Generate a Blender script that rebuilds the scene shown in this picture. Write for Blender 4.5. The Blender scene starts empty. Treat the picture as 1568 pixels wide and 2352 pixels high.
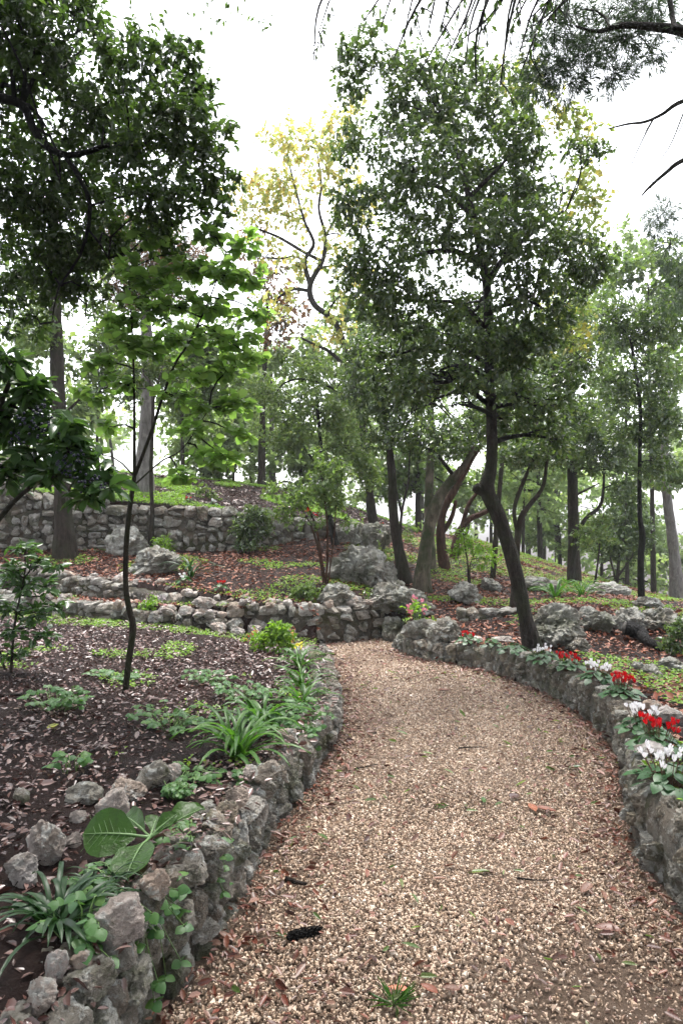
import bpy, math, random
import numpy as np
from mathutils import Vector, Matrix, Euler, noise

# ------------------------------------------------------------------ camera, sky, sun, exposure
SC = bpy.context.scene
COL = SC.collection
F, CX, CY, CZ = 1568.0, 784.0, 1176.0, 1.6
cam = bpy.data.cameras.new('camera'); camo = bpy.data.objects.new('camera', cam); COL.objects.link(camo)
cam.sensor_fit = 'VERTICAL'; cam.sensor_height = 36.0; cam.sensor_width = 24.0; cam.lens = 24.0
cam.clip_start = 0.05; cam.clip_end = 3000
camo.location = (0, 0, CZ); camo.rotation_euler = (math.radians(90), 0, 0)
SC.camera = camo
SUN_EL, SUN_AZ = math.radians(72), math.radians(8)     # azimuth from +Y towards +X
W = bpy.data.worlds.new('World'); SC.world = W; W.use_nodes = True
nt = W.node_tree; nt.nodes.clear()
wo = nt.nodes.new('ShaderNodeOutputWorld'); bg = nt.nodes.new('ShaderNodeBackground'); sk = nt.nodes.new('ShaderNodeTexSky')
sk.sky_type = 'NISHITA'; sk.sun_disc = False; sk.sun_elevation = SUN_EL; sk.sun_rotation = SUN_AZ
sk.air_density = 1.0; sk.dust_density = 3.0; sk.ozone_density = 1.0
hs = nt.nodes.new('ShaderNodeHueSaturation'); hs.inputs['Saturation'].default_value = 0.22
nt.links.new(sk.outputs[0], hs.inputs['Color']); nt.links.new(hs.outputs[0], bg.inputs[0]); nt.links.new(bg.outputs[0], wo.inputs[0])
bg.inputs[1].default_value = 0.15
sun = bpy.data.lights.new('sun', 'SUN'); suno = bpy.data.objects.new('sun', sun); COL.objects.link(suno)
sun.energy = 1.2; sun.angle = math.radians(25); sun.color = (1.0, 0.96, 0.9)
sd = Vector((math.sin(SUN_AZ) * math.cos(SUN_EL), math.cos(SUN_AZ) * math.cos(SUN_EL), math.sin(SUN_EL)))
suno.rotation_euler = (-sd).to_track_quat('-Z', 'Y').to_euler(); suno.location = (0, 0, 30)
SC.view_settings.view_transform = 'Standard'; SC.view_settings.look = 'None'
SC.view_settings.exposure = 2.3; SC.view_settings.gamma = 1.0; SC.view_settings.use_curve_mapping = False
SC.render.engine = 'CYCLES'
cy = SC.cycles
cy.use_denoising = True; cy.use_adaptive_sampling = True; cy.adaptive_threshold = 0.02
cy.max_bounces = 6; cy.diffuse_bounces = 3; cy.glossy_bounces = 2; cy.transmission_bounces = 4; cy.volume_bounces = 0
cy.caustics_reflective = False; cy.caustics_refractive = False

RNG = np.random.default_rng(11)
random.seed(5)

# ------------------------------------------------------------------ helpers: objects
def tag(o, label=None, cat=None, group=None, kind=None):
    if label: o['label'] = label
    if cat: o['category'] = cat
    if group: o['group'] = group
    if kind: o['kind'] = kind
    return o

def thing(name, label, cat, loc=(0, 0, 0), group=None):
    o = bpy.data.objects.new(name, None); COL.objects.link(o)
    o.empty_display_size = 0.1; o.location = tuple(float(v) for v in loc)
    return tag(o, label, cat, group)

def link(name, me, parent=None, mat=None):
    o = bpy.data.objects.new(name, me); COL.objects.link(o)
    if mat is not None and len(me.materials) == 0: me.materials.append(mat)
    if parent is not None: o.parent = parent
    return o

class MB:
    """collects vertices, quads and triangles"""
    def __init__(s): s.v = []; s.q = []; s.t = []; s.r = []; s.n = 0
    def add(s, v, q=None, t=None, r=0.5):
        v = np.asarray(v, float).reshape(-1, 3)
        if q is not None and len(q): s.q.append(np.asarray(q, int).reshape(-1, 4) + s.n)
        if t is not None and len(t): s.t.append(np.asarray(t, int).reshape(-1, 3) + s.n)
        s.v.append(v); s.r.append(np.broadcast_to(np.asarray(r, float), (len(v),)).copy()); s.n += len(v)
    def mesh(s, name, mat=None, origin=(0, 0, 0), smooth=True):
        me = bpy.data.meshes.new(name)
        v = np.concatenate(s.v) - np.asarray(origin, float) if s.v else np.zeros((0, 3))
        q = np.concatenate(s.q) if s.q else np.zeros((0, 4), int)
        t = np.concatenate(s.t) if s.t else np.zeros((0, 3), int)
        me.vertices.add(len(v)); me.vertices.foreach_set('co', v.astype(np.float32).ravel())
        me.loops.add(q.size + t.size)
        me.loops.foreach_set('vertex_index', np.concatenate([q.ravel(), t.ravel()]).astype(np.int32))
        me.polygons.add(len(q) + len(t))
        st = np.concatenate([np.arange(len(q)) * 4, q.size + np.arange(len(t)) * 3]).astype(np.int32)
        me.polygons.foreach_set('loop_start', st)
        me.polygons.foreach_set('use_smooth', np.full(len(st), smooth))
        a = me.attributes.new('rnd', 'FLOAT', 'POINT'); a.data.foreach_set('value', np.concatenate(s.r).astype(np.float32) if s.r else np.zeros(0, np.float32))
        me.update(calc_edges=True); me.validate()
        if mat is not None: me.materials.append(mat)
        return me
    def build(s, name, mat, parent=None, smooth=True):
        org = parent.location if parent is not None else (0, 0, 0)
        return link(name, s.mesh(name, mat, org, smooth), parent)

def norm(a):
    a = np.asarray(a, float); return a / np.maximum(np.linalg.norm(a, axis=-1, keepdims=True), 1e-9)

def at(px, py, Y): return np.array([(px - CX) / F * Y, Y, CZ - (py - CY) / F * Y])

def catmull(P, n):
    P = np.asarray(P, float)
    if len(P) < 3:
        t = np.linspace(0, 1, n)[:, None]; return P[0] * (1 - t) + P[-1] * t
    Q = np.vstack([2 * P[0] - P[1], P, 2 * P[-1] - P[-2]])
    out = []
    u = np.linspace(0, len(P) - 1, n)
    for x in u:
        i = min(int(x), len(P) - 2); t = x - i
        a, b, c, d = Q[i], Q[i + 1], Q[i + 2], Q[i + 3]
        out.append(0.5 * (2 * b + (c - a) * t + (2 * a - 5 * b + 4 * c - d) * t * t + (3 * b - a - 3 * c + d) * t ** 3))
    return np.array(out)

def tube(mb, P, rad, sides=8, rough=0.0, rnd=0.5, cap=True, seed=0.0):
    P = np.asarray(P, float); n = len(P); rad = np.broadcast_to(np.asarray(rad, float), (n,))
    T = norm(np.gradient(P, axis=0))
    ref = np.array([0, 0, 1.0]) if abs(T[0][2]) < 0.9 else np.array([0, 1.0, 0])
    u = np.cross(ref, T[0]); u /= np.linalg.norm(u)
    V = []
    for i in range(n):
        u = u - T[i] * np.dot(u, T[i]); u /= max(np.linalg.norm(u), 1e-9); w = np.cross(T[i], u)
        a = np.arange(sides) / sides * 2 * math.pi
        d = np.outer(np.cos(a), u) + np.outer(np.sin(a), w)
        r = np.full(sides, rad[i])
        if rough > 0:
            for k in range(sides):
                p = P[i] + d[k] * rad[i]
                r[k] *= 1 + rough * (noise.noise(Vector((p[0] * 9 + seed, p[1] * 9, p[2] * 3.5))) + 0.6 * noise.noise(Vector((d[k][0] * 2.2, d[k][1] * 2.2 + seed, p[2] * 1.2))))
        V.append(P[i] + d * r[:, None])
    V = np.vstack(V); i = np.arange(n - 1)[:, None] * sides; k = np.arange(sides)[None, :]; k2 = (k + 1) % sides
    q = np.stack([i + k, i + k2, i + sides + k2, i + sides + k], -1).reshape(-1, 4)
    tri = None
    if cap:
        V = np.vstack([V, P[-1] + T[-1] * rad[-1] * 0.4]); c = len(V) - 1; b = (n - 1) * sides
        tri = [(b + j, b + (j + 1) % sides, c) for j in range(sides)]
    mb.add(V, q, tri, rnd)

# ------------------------------------------------------------------ helpers: materials
def newmat(name):
    m = bpy.data.materials.new(name); m.use_nodes = True; t = m.node_tree
    b = t.nodes['Principled BSDF']; return m, t, b, t.nodes['Material Output']

def ramp(t, cols, fac=None, interp='LINEAR'):
    r = t.nodes.new('ShaderNodeValToRGB'); cr = r.color_ramp; cr.interpolation = interp
    while len(cr.elements) > 1: cr.elements.remove(cr.elements[-1])
    for i, (p, c) in enumerate(cols):
        e = cr.elements[0] if i == 0 else cr.elements.new(p)
        e.position = p; e.color = (*c, 1)
    if fac is not None: t.links.new(fac, r.inputs[0])
    return r

def math_n(t, op, a, b=None):
    n = t.nodes.new('ShaderNodeMath'); n.operation = op
    for i, x in enumerate((a, b)):
        if x is None: continue
        if isinstance(x, (int, float)): n.inputs[i].default_value = x
        else: t.links.new(x, n.inputs[i])
    return n.outputs[0]

def noise_n(t, scale, detail=4, vec=None, rough=0.55):
    n = t.nodes.new('ShaderNodeTexNoise'); n.inputs['Scale'].default_value = scale; n.inputs['Detail'].default_value = detail
    n.inputs['Roughness'].default_value = rough
    if vec is not None: t.links.new(vec, n.inputs['Vector'])
    return n.outputs['Fac']

def mix(t, fac, a, b):
    n = t.nodes.new('ShaderNodeMix'); n.data_type = 'RGBA'
    if isinstance(fac, (int, float)): n.inputs[0].default_value = fac
    else: t.links.new(fac, n.inputs[0])
    for x, i in ((a, 6), (b, 7)):
        if isinstance(x, tuple): n.inputs[i].default_value = (*x, 1)
        else: t.links.new(x, n.inputs[i])
    return n.outputs[2]

def rnd_value(t):
    at_ = t.nodes.new('ShaderNodeAttribute'); at_.attribute_name = 'rnd'
    oi = t.nodes.new('ShaderNodeObjectInfo')
    return math_n(t, 'FRACT', math_n(t, 'ADD', at_.outputs['Fac'], oi.outputs['Random']))

def spread(cols):
    n = len(cols); return [(i / max(n - 1, 1), c) for i, c in enumerate(cols)]

def leaf_mat(name, cols, rough=0.38, trans=0.3, spec=0.5, glow=(1.5, 1.7, 0.7)):
    m, t, b, out = newmat(name)
    c = ramp(t, spread(cols), rnd_value(t)).outputs[0]
    t.links.new(c, b.inputs['Base Color']); b.inputs['Roughness'].default_value = rough; b.inputs['Specular IOR Level'].default_value = spec
    tr = t.nodes.new('ShaderNodeBsdfTranslucent')
    v = t.nodes.new('ShaderNodeVectorMath'); v.operation = 'MULTIPLY'; t.links.new(c, v.inputs[0]); v.inputs[1].default_value = glow
    t.links.new(v.outputs[0], tr.inputs[0])
    ms = t.nodes.new('ShaderNodeMixShader'); ms.inputs[0].default_value = trans
    t.links.new(b.outputs[0], ms.inputs[1]); t.links.new(tr.outputs[0], ms.inputs[2]); t.links.new(ms.outputs[0], out.inputs['Surface'])
    return m

def simple_mat(name, cols, rough=0.6, spec=0.5):
    m, t, b, out = newmat(name)
    t.links.new(ramp(t, spread(cols), rnd_value(t)).outputs[0], b.inputs['Base Color'])
    b.inputs['Roughness'].default_value = rough; b.inputs['Specular IOR Level'].default_value = spec
    return m

def pos_n(t, offset=True):
    g = t.nodes.new('ShaderNodeNewGeometry'); p = g.outputs['Position']
    if offset:
        oi = t.nodes.new('ShaderNodeObjectInfo')
        v = t.nodes.new('ShaderNodeVectorMath'); v.operation = 'MULTIPLY_ADD'
        c = t.nodes.new('ShaderNodeCombineXYZ')
        for i in range(3): t.links.new(oi.outputs['Random'], c.inputs[i])
        t.links.new(c.outputs[0], v.inputs[0]); v.inputs[1].default_value = (17, 31, 23); t.links.new(p, v.inputs[2]); p = v.outputs[0]
    return p, g

def bump(t, b, h, strength, dist):
    n = t.nodes.new('ShaderNodeBump'); n.inputs['Strength'].default_value = strength; n.inputs['Distance'].default_value = dist
    t.links.new(h, n.inputs['Height']); t.links.new(n.outputs[0], b.inputs['Normal'])

def stone_mat(name, tones, moss=0.5, lichen=0.5, fine=1.0, pits=1.0):
    m, t, b, out = newmat(name)
    p, g = pos_n(t)
    oi = t.nodes.new('ShaderNodeObjectInfo')
    base = ramp(t, spread(tones), oi.outputs['Random']).outputs[0]
    n1 = noise_n(t, 4.5 * fine, 6, p, 0.65)
    base = mix(t, math_n(t, 'MULTIPLY', ramp(t, [(0.42, (0, 0, 0)), (0.62, (1, 1, 1))], n1).outputs[0], 0.65), base, (0.20, 0.15, 0.105))
    n6 = noise_n(t, 8 * fine, 7, p, 0.7)
    base = mix(t, math_n(t, 'MULTIPLY', ramp(t, [(0.36, (1, 1, 1)), (0.5, (0, 0, 0))], n6).outputs[0], 0.5), base, (0.10, 0.095, 0.08))
    n2 = noise_n(t, 11 * fine, 8, p, 0.75)
    base = mix(t, math_n(t, 'MULTIPLY', ramp(t, [(0.53, (0, 0, 0)), (0.59, (1, 1, 1))], n2).outputs[0], min(1, lichen * 1.5)), base, (0.68, 0.68, 0.64))
    n4 = noise_n(t, 3.3 * fine, 6, p, 0.75)
    mm = ramp(t, [(0.5, (0, 0, 0)), (0.6, (1, 1, 1))], n4).outputs[0]
    base = mix(t, math_n(t, 'MULTIPLY', mm, moss), base, (0.07, 0.085, 0.025))
    n3 = noise_n(t, 19 * fine, 9, p, 0.8)
    pit = ramp(t, [(0.36, (1, 1, 1)), (0.46, (0, 0, 0))], n3).outputs[0]
    base = mix(t, math_n(t, 'MULTIPLY', pit, 0.75 * pits), base, (0.035, 0.033, 0.028))
    t.links.new(base, b.inputs['Base Color']); b.inputs['Roughness'].default_value = 0.6; b.inputs['Specular IOR Level'].default_value = 0.22
    n5 = noise_n(t, 11 * fine, 10, p, 0.8)
    h = math_n(t, 'ADD', math_n(t, 'MULTIPLY', n5, 1.8), math_n(t, 'MULTIPLY', ramp(t, [(0.34, (0, 0, 0)), (0.48, (1, 1, 1))], n3).outputs[0], 0.45))
    bump(t, b, h, 1.0, 0.06 / fine)
    return m

def bark_mat(name, c1, c2, scale=9, moss=0.0, mossc=(0.03, 0.045, 0.015), rough=0.75):
    m, t, b, out = newmat(name)
    p, g = pos_n(t)
    mp = t.nodes.new('ShaderNodeMapping'); mp.inputs['Scale'].default_value = (1, 1, 0.22); t.links.new(p, mp.inputs[0])
    n1 = noise_n(t, scale * 3, 7, mp.outputs[0], 0.7)
    n2 = noise_n(t, scale * 0.5, 4, p)
    base = ramp(t, [(0.3, c1), (0.68, c2)], n1).outputs[0]
    base = mix(t, ramp(t, [(0.56, (0, 0, 0)), (0.66, (0.35, 0.35, 0.35))], noise_n(t, scale * 1.3, 5, p)).outputs[0], base, tuple(min(1, x * 1.5) for x in c2))
    if moss: base = mix(t, math_n(t, 'MULTIPLY', ramp(t, [(0.42, (0, 0, 0)), (0.6, (1, 1, 1))], n2).outputs[0], moss), base, mossc)
    t.links.new(base, b.inputs['Base Color']); b.inputs['Roughness'].default_value = rough; b.inputs['Specular IOR Level'].default_value = 0.14
    n9 = noise_n(t, scale * 0.9, 5, mp.outputs[0], 0.6)
    bump(t, b, math_n(t, 'ADD', n1, math_n(t, 'MULTIPLY', n9, 1.2)), 1.0, 0.09)
    return m

def soil_mat(name, cols, scale=14):
    m, t, b, out = newmat(name)
    p, g = pos_n(t, False)
    n1 = noise_n(t, scale, 8, p, 0.7); n2 = noise_n(t, 1.3, 4, p)
    base = ramp(t, [(0.3, cols[0]), (0.55, cols[1]), (0.75, cols[2])], n1).outputs[0]
    t.links.new(mix(t, ramp(t, [(0.4, (0, 0, 0)), (0.65, (0.6, 0.6, 0.6))], n2).outputs[0], base, cols[3]), b.inputs['Base Color'])
    b.inputs['Roughness'].default_value = 0.7; b.inputs['Specular IOR Level'].default_value = 0.12
    bump(t, b, noise_n(t, scale * 2, 8, p, 0.75), 1.0, 0.05)
    return m

M = {}
M['soil'] = soil_mat('soil', [(0.007, 0.004, 0.0037), (0.018, 0.010, 0.0085), (0.045, 0.024, 0.02), (0.032, 0.015, 0.011)])
M['path'] = soil_mat('gravel_base', [(0.15, 0.105, 0.078), (0.29, 0.21, 0.155), (0.42, 0.325, 0.25), (0.31, 0.225, 0.17)], 90)
M['pebble'] = simple_mat('pebbles', [(0.44, 0.325, 0.232), (0.50, 0.39, 0.292), (0.35, 0.243, 0.168), (0.55, 0.45, 0.352), (0.28, 0.185, 0.13), (0.46, 0.345, 0.252), (0.38, 0.272, 0.192), (0.58, 0.495, 0.41), (0.21, 0.137, 0.10), (0.42, 0.31, 0.226), (0.32, 0.22, 0.152)], 0.5, 0.35)
def damp(m, amt):
    t = m.node_tree; b = t.nodes['Principled BSDF']; src = b.inputs['Base Color'].links[0].from_socket; p, g = pos_n(t, False)
    f = ramp(t, [(0.42, (0, 0, 0)), (0.66, (1, 1, 1))], noise_n(t, 1.5, 6, p, .65)).outputs[0]
    v = t.nodes.new('ShaderNodeVectorMath'); v.operation = 'MULTIPLY'; t.links.new(src, v.inputs[0]); v.inputs[1].default_value = (.52, .46, .43)
    t.links.new(mix(t, math_n(t, 'MULTIPLY', f, amt), src, v.outputs[0]), b.inputs['Base Color'])
damp(M['pebble'], .5); damp(M['path'], .5)
GREY = [(0.30, 0.30, 0.265), (0.40, 0.385, 0.34), (0.35, 0.32, 0.27), (0.46, 0.45, 0.41), (0.26, 0.25, 0.215), (0.40, 0.33, 0.26)]
M['stone'] = stone_mat('limestone', [(0.40, 0.385, 0.33), (0.48, 0.45, 0.39), (0.44, 0.39, 0.32), (0.54, 0.52, 0.47), (0.36, 0.34, 0.28), (0.47, 0.39, 0.30)], 0.55, 0.55)
M['stone_dark'] = stone_mat('weathered_limestone', [(0.42, 0.40, 0.35), (0.50, 0.45, 0.39), (0.36, 0.345, 0.30), (0.54, 0.51, 0.46), (0.47, 0.38, 0.30)], 0.7, 0.6)
M['stone_far'] = stone_mat('terrace_limestone', [(0.42, 0.405, 0.36), (0.53, 0.50, 0.46), (0.39, 0.345, 0.28), (0.58, 0.555, 0.52), (0.50, 0.41, 0.34)], 0.5, 0.55, 0.7)
M['stone_pink'] = stone_mat('pinkish_loose_stone', [(0.62, 0.52, 0.47), (0.68, 0.62, 0.59), (0.66, 0.50, 0.40), (0.64, 0.60, 0.58)], 0.05, 0.5, 1.2, .5)
M['boulder'] = stone_mat('lichened_boulder', [(0.48, 0.475, 0.42), (0.55, 0.54, 0.49), (0.45, 0.435, 0.375)], 0.6, 0.6, 0.55)
M['mortar'] = stone_mat('old_mortar', [(0.07, 0.063, 0.05), (0.09, 0.08, 0.065)], 0.6, 0.1)
M['mortar_light'] = stone_mat('cement_mortar', [(0.19, 0.18, 0.155), (0.22, 0.21, 0.185)], 0.6, 0.35)
M['bark_dark'] = bark_mat('dark_bark', (0.010, 0.009, 0.008), (0.05, 0.04, 0.034), 9, 0.3)
M['bark_black'] = bark_mat('wet_black_bark', (0.004, 0.004, 0.004), (0.014, 0.012, 0.011), 9, 0.15)
M['bark_grey'] = bark_mat('grey_pine_bark', (0.09, 0.08, 0.075), (0.27, 0.25, 0.235), 7, 0.05)
M['bark_brown'] = bark_mat('brown_bark', (0.012, 0.009, 0.007), (0.052, 0.039, 0.031), 8, 0.3)
M['bark_pale'] = bark_mat('mossy_pale_bark', (0.05, 0.04, 0.03), (0.19, 0.16, 0.12), 6, 0.85)
M['bark_red'] = bark_mat('reddish_bark', (0.02, 0.01, 0.008), (0.10, 0.05, 0.036), 7, 0.2)
M['bark_sapling'] = bark_mat('sapling_bark', (0.010, 0.008, 0.006), (0.05, 0.038, 0.028), 16, 0.45)
M['twig'] = bark_mat('twig_bark', (0.012, 0.01, 0.009), (0.04, 0.032, 0.027), 12)
M['oak'] = leaf_mat('holm_oak_leaf', [(0.045, 0.075, 0.034), (0.08, 0.125, 0.042), (0.06, 0.098, 0.046), (0.11, 0.16, 0.046), (0.05, 0.082, 0.042), (0.09, 0.138, 0.052), (0.125, 0.15, 0.07)], 0.2, 0.42, 0.85, (1.6, 1.7, 0.8))
M['dark'] = leaf_mat('dark_evergreen_leaf', [(0.034, 0.058, 0.022), (0.058, 0.10, 0.03), (0.042, 0.074, 0.03), (0.08, 0.125, 0.036), (0.048, 0.08, 0.036)], 0.24, 0.42, 0.6, (1.6, 1.75, 0.7))
M['bright'] = leaf_mat('sapling_leaf', [(0.17, 0.28, 0.075), (0.21, 0.335, 0.095), (0.15, 0.25, 0.07), (0.25, 0.36, 0.10), (0.18, 0.295, 0.085)], 0.36, 0.6, 0.45, (1.35, 1.45, 0.9))
M['vib'] = leaf_mat('glossy_shrub_leaf', [(0.036, 0.072, 0.028), (0.05, 0.10, 0.034), (0.066, 0.125, 0.04), (0.042, 0.082, 0.036)], 0.24, 0.35, 0.5, (1.6, 1.75, 0.7))
M['mid'] = leaf_mat('mid_green_leaf', [(0.075, 0.125, 0.04), (0.115, 0.175, 0.05), (0.085, 0.14, 0.05), (0.15, 0.21, 0.055), (0.08, 0.13, 0.045), (0.17, 0.20, 0.07)], 0.3, 0.48, 0.5, (1.5, 1.6, 0.8))
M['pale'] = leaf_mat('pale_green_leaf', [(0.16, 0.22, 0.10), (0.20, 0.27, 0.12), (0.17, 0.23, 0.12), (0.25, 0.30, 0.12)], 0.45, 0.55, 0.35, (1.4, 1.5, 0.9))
M['yellow'] = leaf_mat('autumn_leaf', [(0.46, 0.45, 0.14), (0.30, 0.38, 0.12), (0.52, 0.42, 0.12), (0.25, 0.34, 0.11), (0.48, 0.47, 0.20), (0.52, 0.28, 0.09)], 0.5, 0.6, 0.15, (1.25, 1.22, 1.0))
M['golden'] = leaf_mat('yellow_green_leaf', [(0.16, 0.23, 0.05), (0.24, 0.28, 0.07), (0.12, 0.19, 0.05), (0.36, 0.30, 0.07), (0.18, 0.25, 0.06)], 0.45, 0.5, 0.3, (1.3, 1.3, 0.9))
M['litter_path'] = leaf_mat('path_leaf', [(0.14, 0.04, 0.024), (0.06, 0.022, 0.017), (0.19, 0.07, 0.042), (0.04, 0.018, 0.015), (0.20, 0.11, 0.078), (0.10, 0.032, 0.02)], 0.4, 0.05, 0.4, (1, 1, 1))
M['russet'] = leaf_mat('russet_leaf', [(0.16, 0.08, 0.04), (0.22, 0.11, 0.05), (0.12, 0.09, 0.06), (0.10, 0.11, 0.05)], 0.5, 0.4, 0.35, (1.2, 1.1, 0.8))
M['pine'] = leaf_mat('pine_needle', [(0.04, 0.07, 0.035), (0.06, 0.10, 0.05), (0.05, 0.085, 0.05)], 0.5, 0.25, 0.4)
M['strap'] = leaf_mat('strap_leaf', [(0.032, 0.09, 0.014), (0.05, 0.125, 0.018), (0.04, 0.105, 0.02), (0.07, 0.155, 0.025)], 0.38, 0.4, 0.35)
M['strap_dark'] = leaf_mat('dark_strap_leaf', [(0.012, 0.036, 0.011), (0.018, 0.05, 0.014), (0.014, 0.04, 0.014)], 0.4, 0.25, 0.3)
M['clover'] = leaf_mat('clover_leaf', [(0.06, 0.14, 0.04), (0.08, 0.17, 0.05), (0.05, 0.12, 0.045), (0.10, 0.19, 0.05)], 0.45, 0.4, 0.35)
M['cover'] = leaf_mat('seedling_leaf', [(0.12, 0.22, 0.025), (0.17, 0.29, 0.03), (0.10, 0.19, 0.03), (0.22, 0.33, 0.035)], 0.45, 0.4, 0.3)
M['big'] = leaf_mat('broad_leaf', [(0.026, 0.066, 0.009), (0.034, 0.082, 0.012)], 0.34, 0.3, 0.3)
def mottle(m, scale, c, amt):
    t = m.node_tree; b = t.nodes['Principled BSDF']; src = b.inputs['Base Color'].links[0].from_socket; p, g = pos_n(t, False)
    t.links.new(mix(t, math_n(t, 'MULTIPLY', ramp(t, [(0.5, (0, 0, 0)), (0.62, (1, 1, 1))], noise_n(t, scale, 6, p, .7)).outputs[0], amt), src, c), b.inputs['Base Color']); bump(t, b, noise_n(t, scale * 2, 4, p), .5, .01)
mottle(M['big'], 26, (0.02, 0.035, 0.008), .7)
M['rib'] = simple_mat('leaf_rib', [(0.08, 0.15, 0.045)], 0.5)
M['cyc'] = leaf_mat('cyclamen_leaf', [(0.016, 0.055, 0.018), (0.025, 0.08, 0.022), (0.035, 0.095, 0.03)], 0.42, 0.2, 0.4)
M['red'] = leaf_mat('red_petal', [(0.42, 0.004, 0.010), (0.55, 0.008, 0.012), (0.34, 0.003, 0.014), (0.6, 0.03, 0.03)], 0.5, 0.3, 0.2, (1.1, 1, 1))
M['white'] = leaf_mat('white_petal', [(0.74, 0.73, 0.74), (0.80, 0.79, 0.80), (0.74, 0.69, 0.72)], 0.5, 0.3, 0.2, (1, 1, 1))
M['pinkp'] = leaf_mat('pink_petal', [(0.66, 0.18, 0.26), (0.7, 0.30, 0.38)], 0.5, 0.25, 0.3, (1, 1, 1))
M['lilac'] = leaf_mat('lilac_petal', [(0.60, 0.42, 0.56), (0.66, 0.5, 0.6)], 0.5, 0.25, 0.3, (1, 1, 1))
M['orange'] = leaf_mat('orange_petal', [(0.6, 0.12, 0.05), (0.62, 0.22, 0.14)], 0.5, 0.25, 0.3, (1, 1, 1))
M['yellowp'] = leaf_mat('yellow_petal', [(0.7, 0.6, 0.06)], 0.5, 0.25, 0.3, (1, 1, 1))
M['stem'] = simple_mat('flower_stem', [(0.10, 0.035, 0.03), (0.09, 0.06, 0.03)], 0.5)
M['gstem'] = simple_mat('green_stem', [(0.09, 0.17, 0.04), (0.12, 0.2, 0.05)], 0.5)
M['berry'] = simple_mat('blue_black_berry', [(0.008, 0.009, 0.022), (0.014, 0.016, 0.04)], 0.3)
M['litter'] = leaf_mat('litter_leaf', [(0.055, 0.022, 0.018), (0.10, 0.045, 0.036), (0.035, 0.016, 0.014), (0.14, 0.078, 0.064), (0.08, 0.03, 0.022), (0.20, 0.13, 0.115), (0.025, 0.013, 0.011), (0.09, 0.046, 0.038), (0.042, 0.02, 0.017)], 0.3, 0.05, 0.5, (1, 1, 1))
M['litter_red'] = leaf_mat('red_litter_leaf', [(0.21, 0.058, 0.028), (0.14, 0.04, 0.022), (0.28, 0.10, 0.05), (0.08, 0.03, 0.019), (0.25, 0.14, 0.095), (0.17, 0.05, 0.025), (0.11, 0.05, 0.034)], 0.5, 0.06, 0.3, (1, 1, 1))
M['char'] = bark_mat('charred_wood', (0.006, 0.006, 0.006), (0.022, 0.02, 0.019), 14)
M['cut'] = simple_mat('cut_wood', [(0.05, 0.045, 0.04)], 0.8)

# ------------------------------------------------------------------ terrain
def A(*p): return np.array(p, float)
def from_px(lst, z=0.0):
    return np.array([[(px - CX) / F * ((CZ - z) * F / (py - CY)), (CZ - z) * F / (py - CY)] for px, py in lst])

PATH_L = np.vstack([A([-.66, -3.0], [-.64, 0.3], [-0.615, 1.4]), from_px([(345, 2352), (480, 2200), (560, 2050), (640, 1900), (700, 1830), (755, 1740), (782, 1680), (775, 1620), (765, 1572), (752, 1528)])])
PATH_R = np.vstack([A([1.3, -3.0], [1.3, 0.5], [1.33, 1.8]), from_px([(1568, 2105), (1450, 1960), (1428, 1850), (1418, 1760), (1380, 1690), (1320, 1640), (1240, 1592), (1130, 1548), (1050, 1530), (960, 1515), (918, 1500)])])

def offset_line(L, d):
    T = norm(np.gradient(L, axis=0)); N = np.stack([-T[:, 1], T[:, 0]], 1); return L + N * d
LW_T, RW_T = 0.23, 0.22
LWC = offset_line(PATH_L, LW_T / 2)      # left of travel direction
RWC = offset_line(PATH_R, -RW_T / 2)
W1B = A([0.95, 9.15], [0.35, 8.7], [-0.25, 8.38], [-1.2, 8.28], [-2.1, 8.62], [-3.2, 9.2], [-4.3, 9.7], [-5.5, 10.15], [-9, 9.9])
W1A = A([-1.15, 8.12], [-2.1, 8.2], [-3.2, 8.62], [-4.4, 9.15], [-5.5, 9.6], [-9, 9.3])
W2 = A([0.95, 14.3], [0.6, 13.95], [0.1, 13.7], [-0.6, 13.15], [-1.2, 12.55], [-1.6, 12.15], [-2.4, 11.95], [-3.6, 11.8], [-4.8, 11.5], [-5.6, 11.2], [-6.5, 10.95], [-9, 10.7])

POLY_PATH = np.vstack([LWC, A([-0.3, 8.38]), W1B[1:3][::-1], A([0.8, 8.6]), RWC[::-1]])
POLY_BED = np.vstack([LWC, A([-0.32, 8.2], [-1.0, 8.2]), W1A, A([-60, 9.3], [-60, -12], [-.8, -12])])
POLY_SHELF = np.vstack([A([-1.0, 8.2]), W1A, A([-60, 9.3], [-60, 9.9]), W1B[3:][::-1]])
POLY_UT = np.vstack([W2, A([-60, 10.7], [-60, 200], [3.2, 200], [2.6, 24], [2.0, 18], [1.4, 16]) ])

def inside(x, y, poly):
    r = np.zeros(x.shape, bool); n = len(poly); j = n - 1
    for i in range(n):
        xi, yi = poly[i]; xj, yj = poly[j]
        c = ((yi > y) != (yj > y)) & (x < (xj - xi) * (y - yi) / (yj - yi + 1e-12) + xi)
        r ^= c; j = i
    return r

def make_rbf(pts):
    p = np.asarray(pts, float); n = len(p); xy = p[:, :2]
    K = np.linalg.norm(xy[:, None] - xy[None], axis=-1) + np.eye(n) * 0.02
    Pm = np.hstack([np.ones((n, 1)), xy])
    Mx = np.block([[K, Pm], [Pm.T, np.zeros((3, 3))]])
    w = np.linalg.solve(Mx, np.concatenate([p[:, 2], np.zeros(3)]))
    def f(x, y):
        o = w[n] + w[n + 1] * x + w[n + 2] * y
        for i in range(n): o = o + w[i] * np.hypot(x - xy[i, 0], y - xy[i, 1])
        return o
    return f

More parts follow.
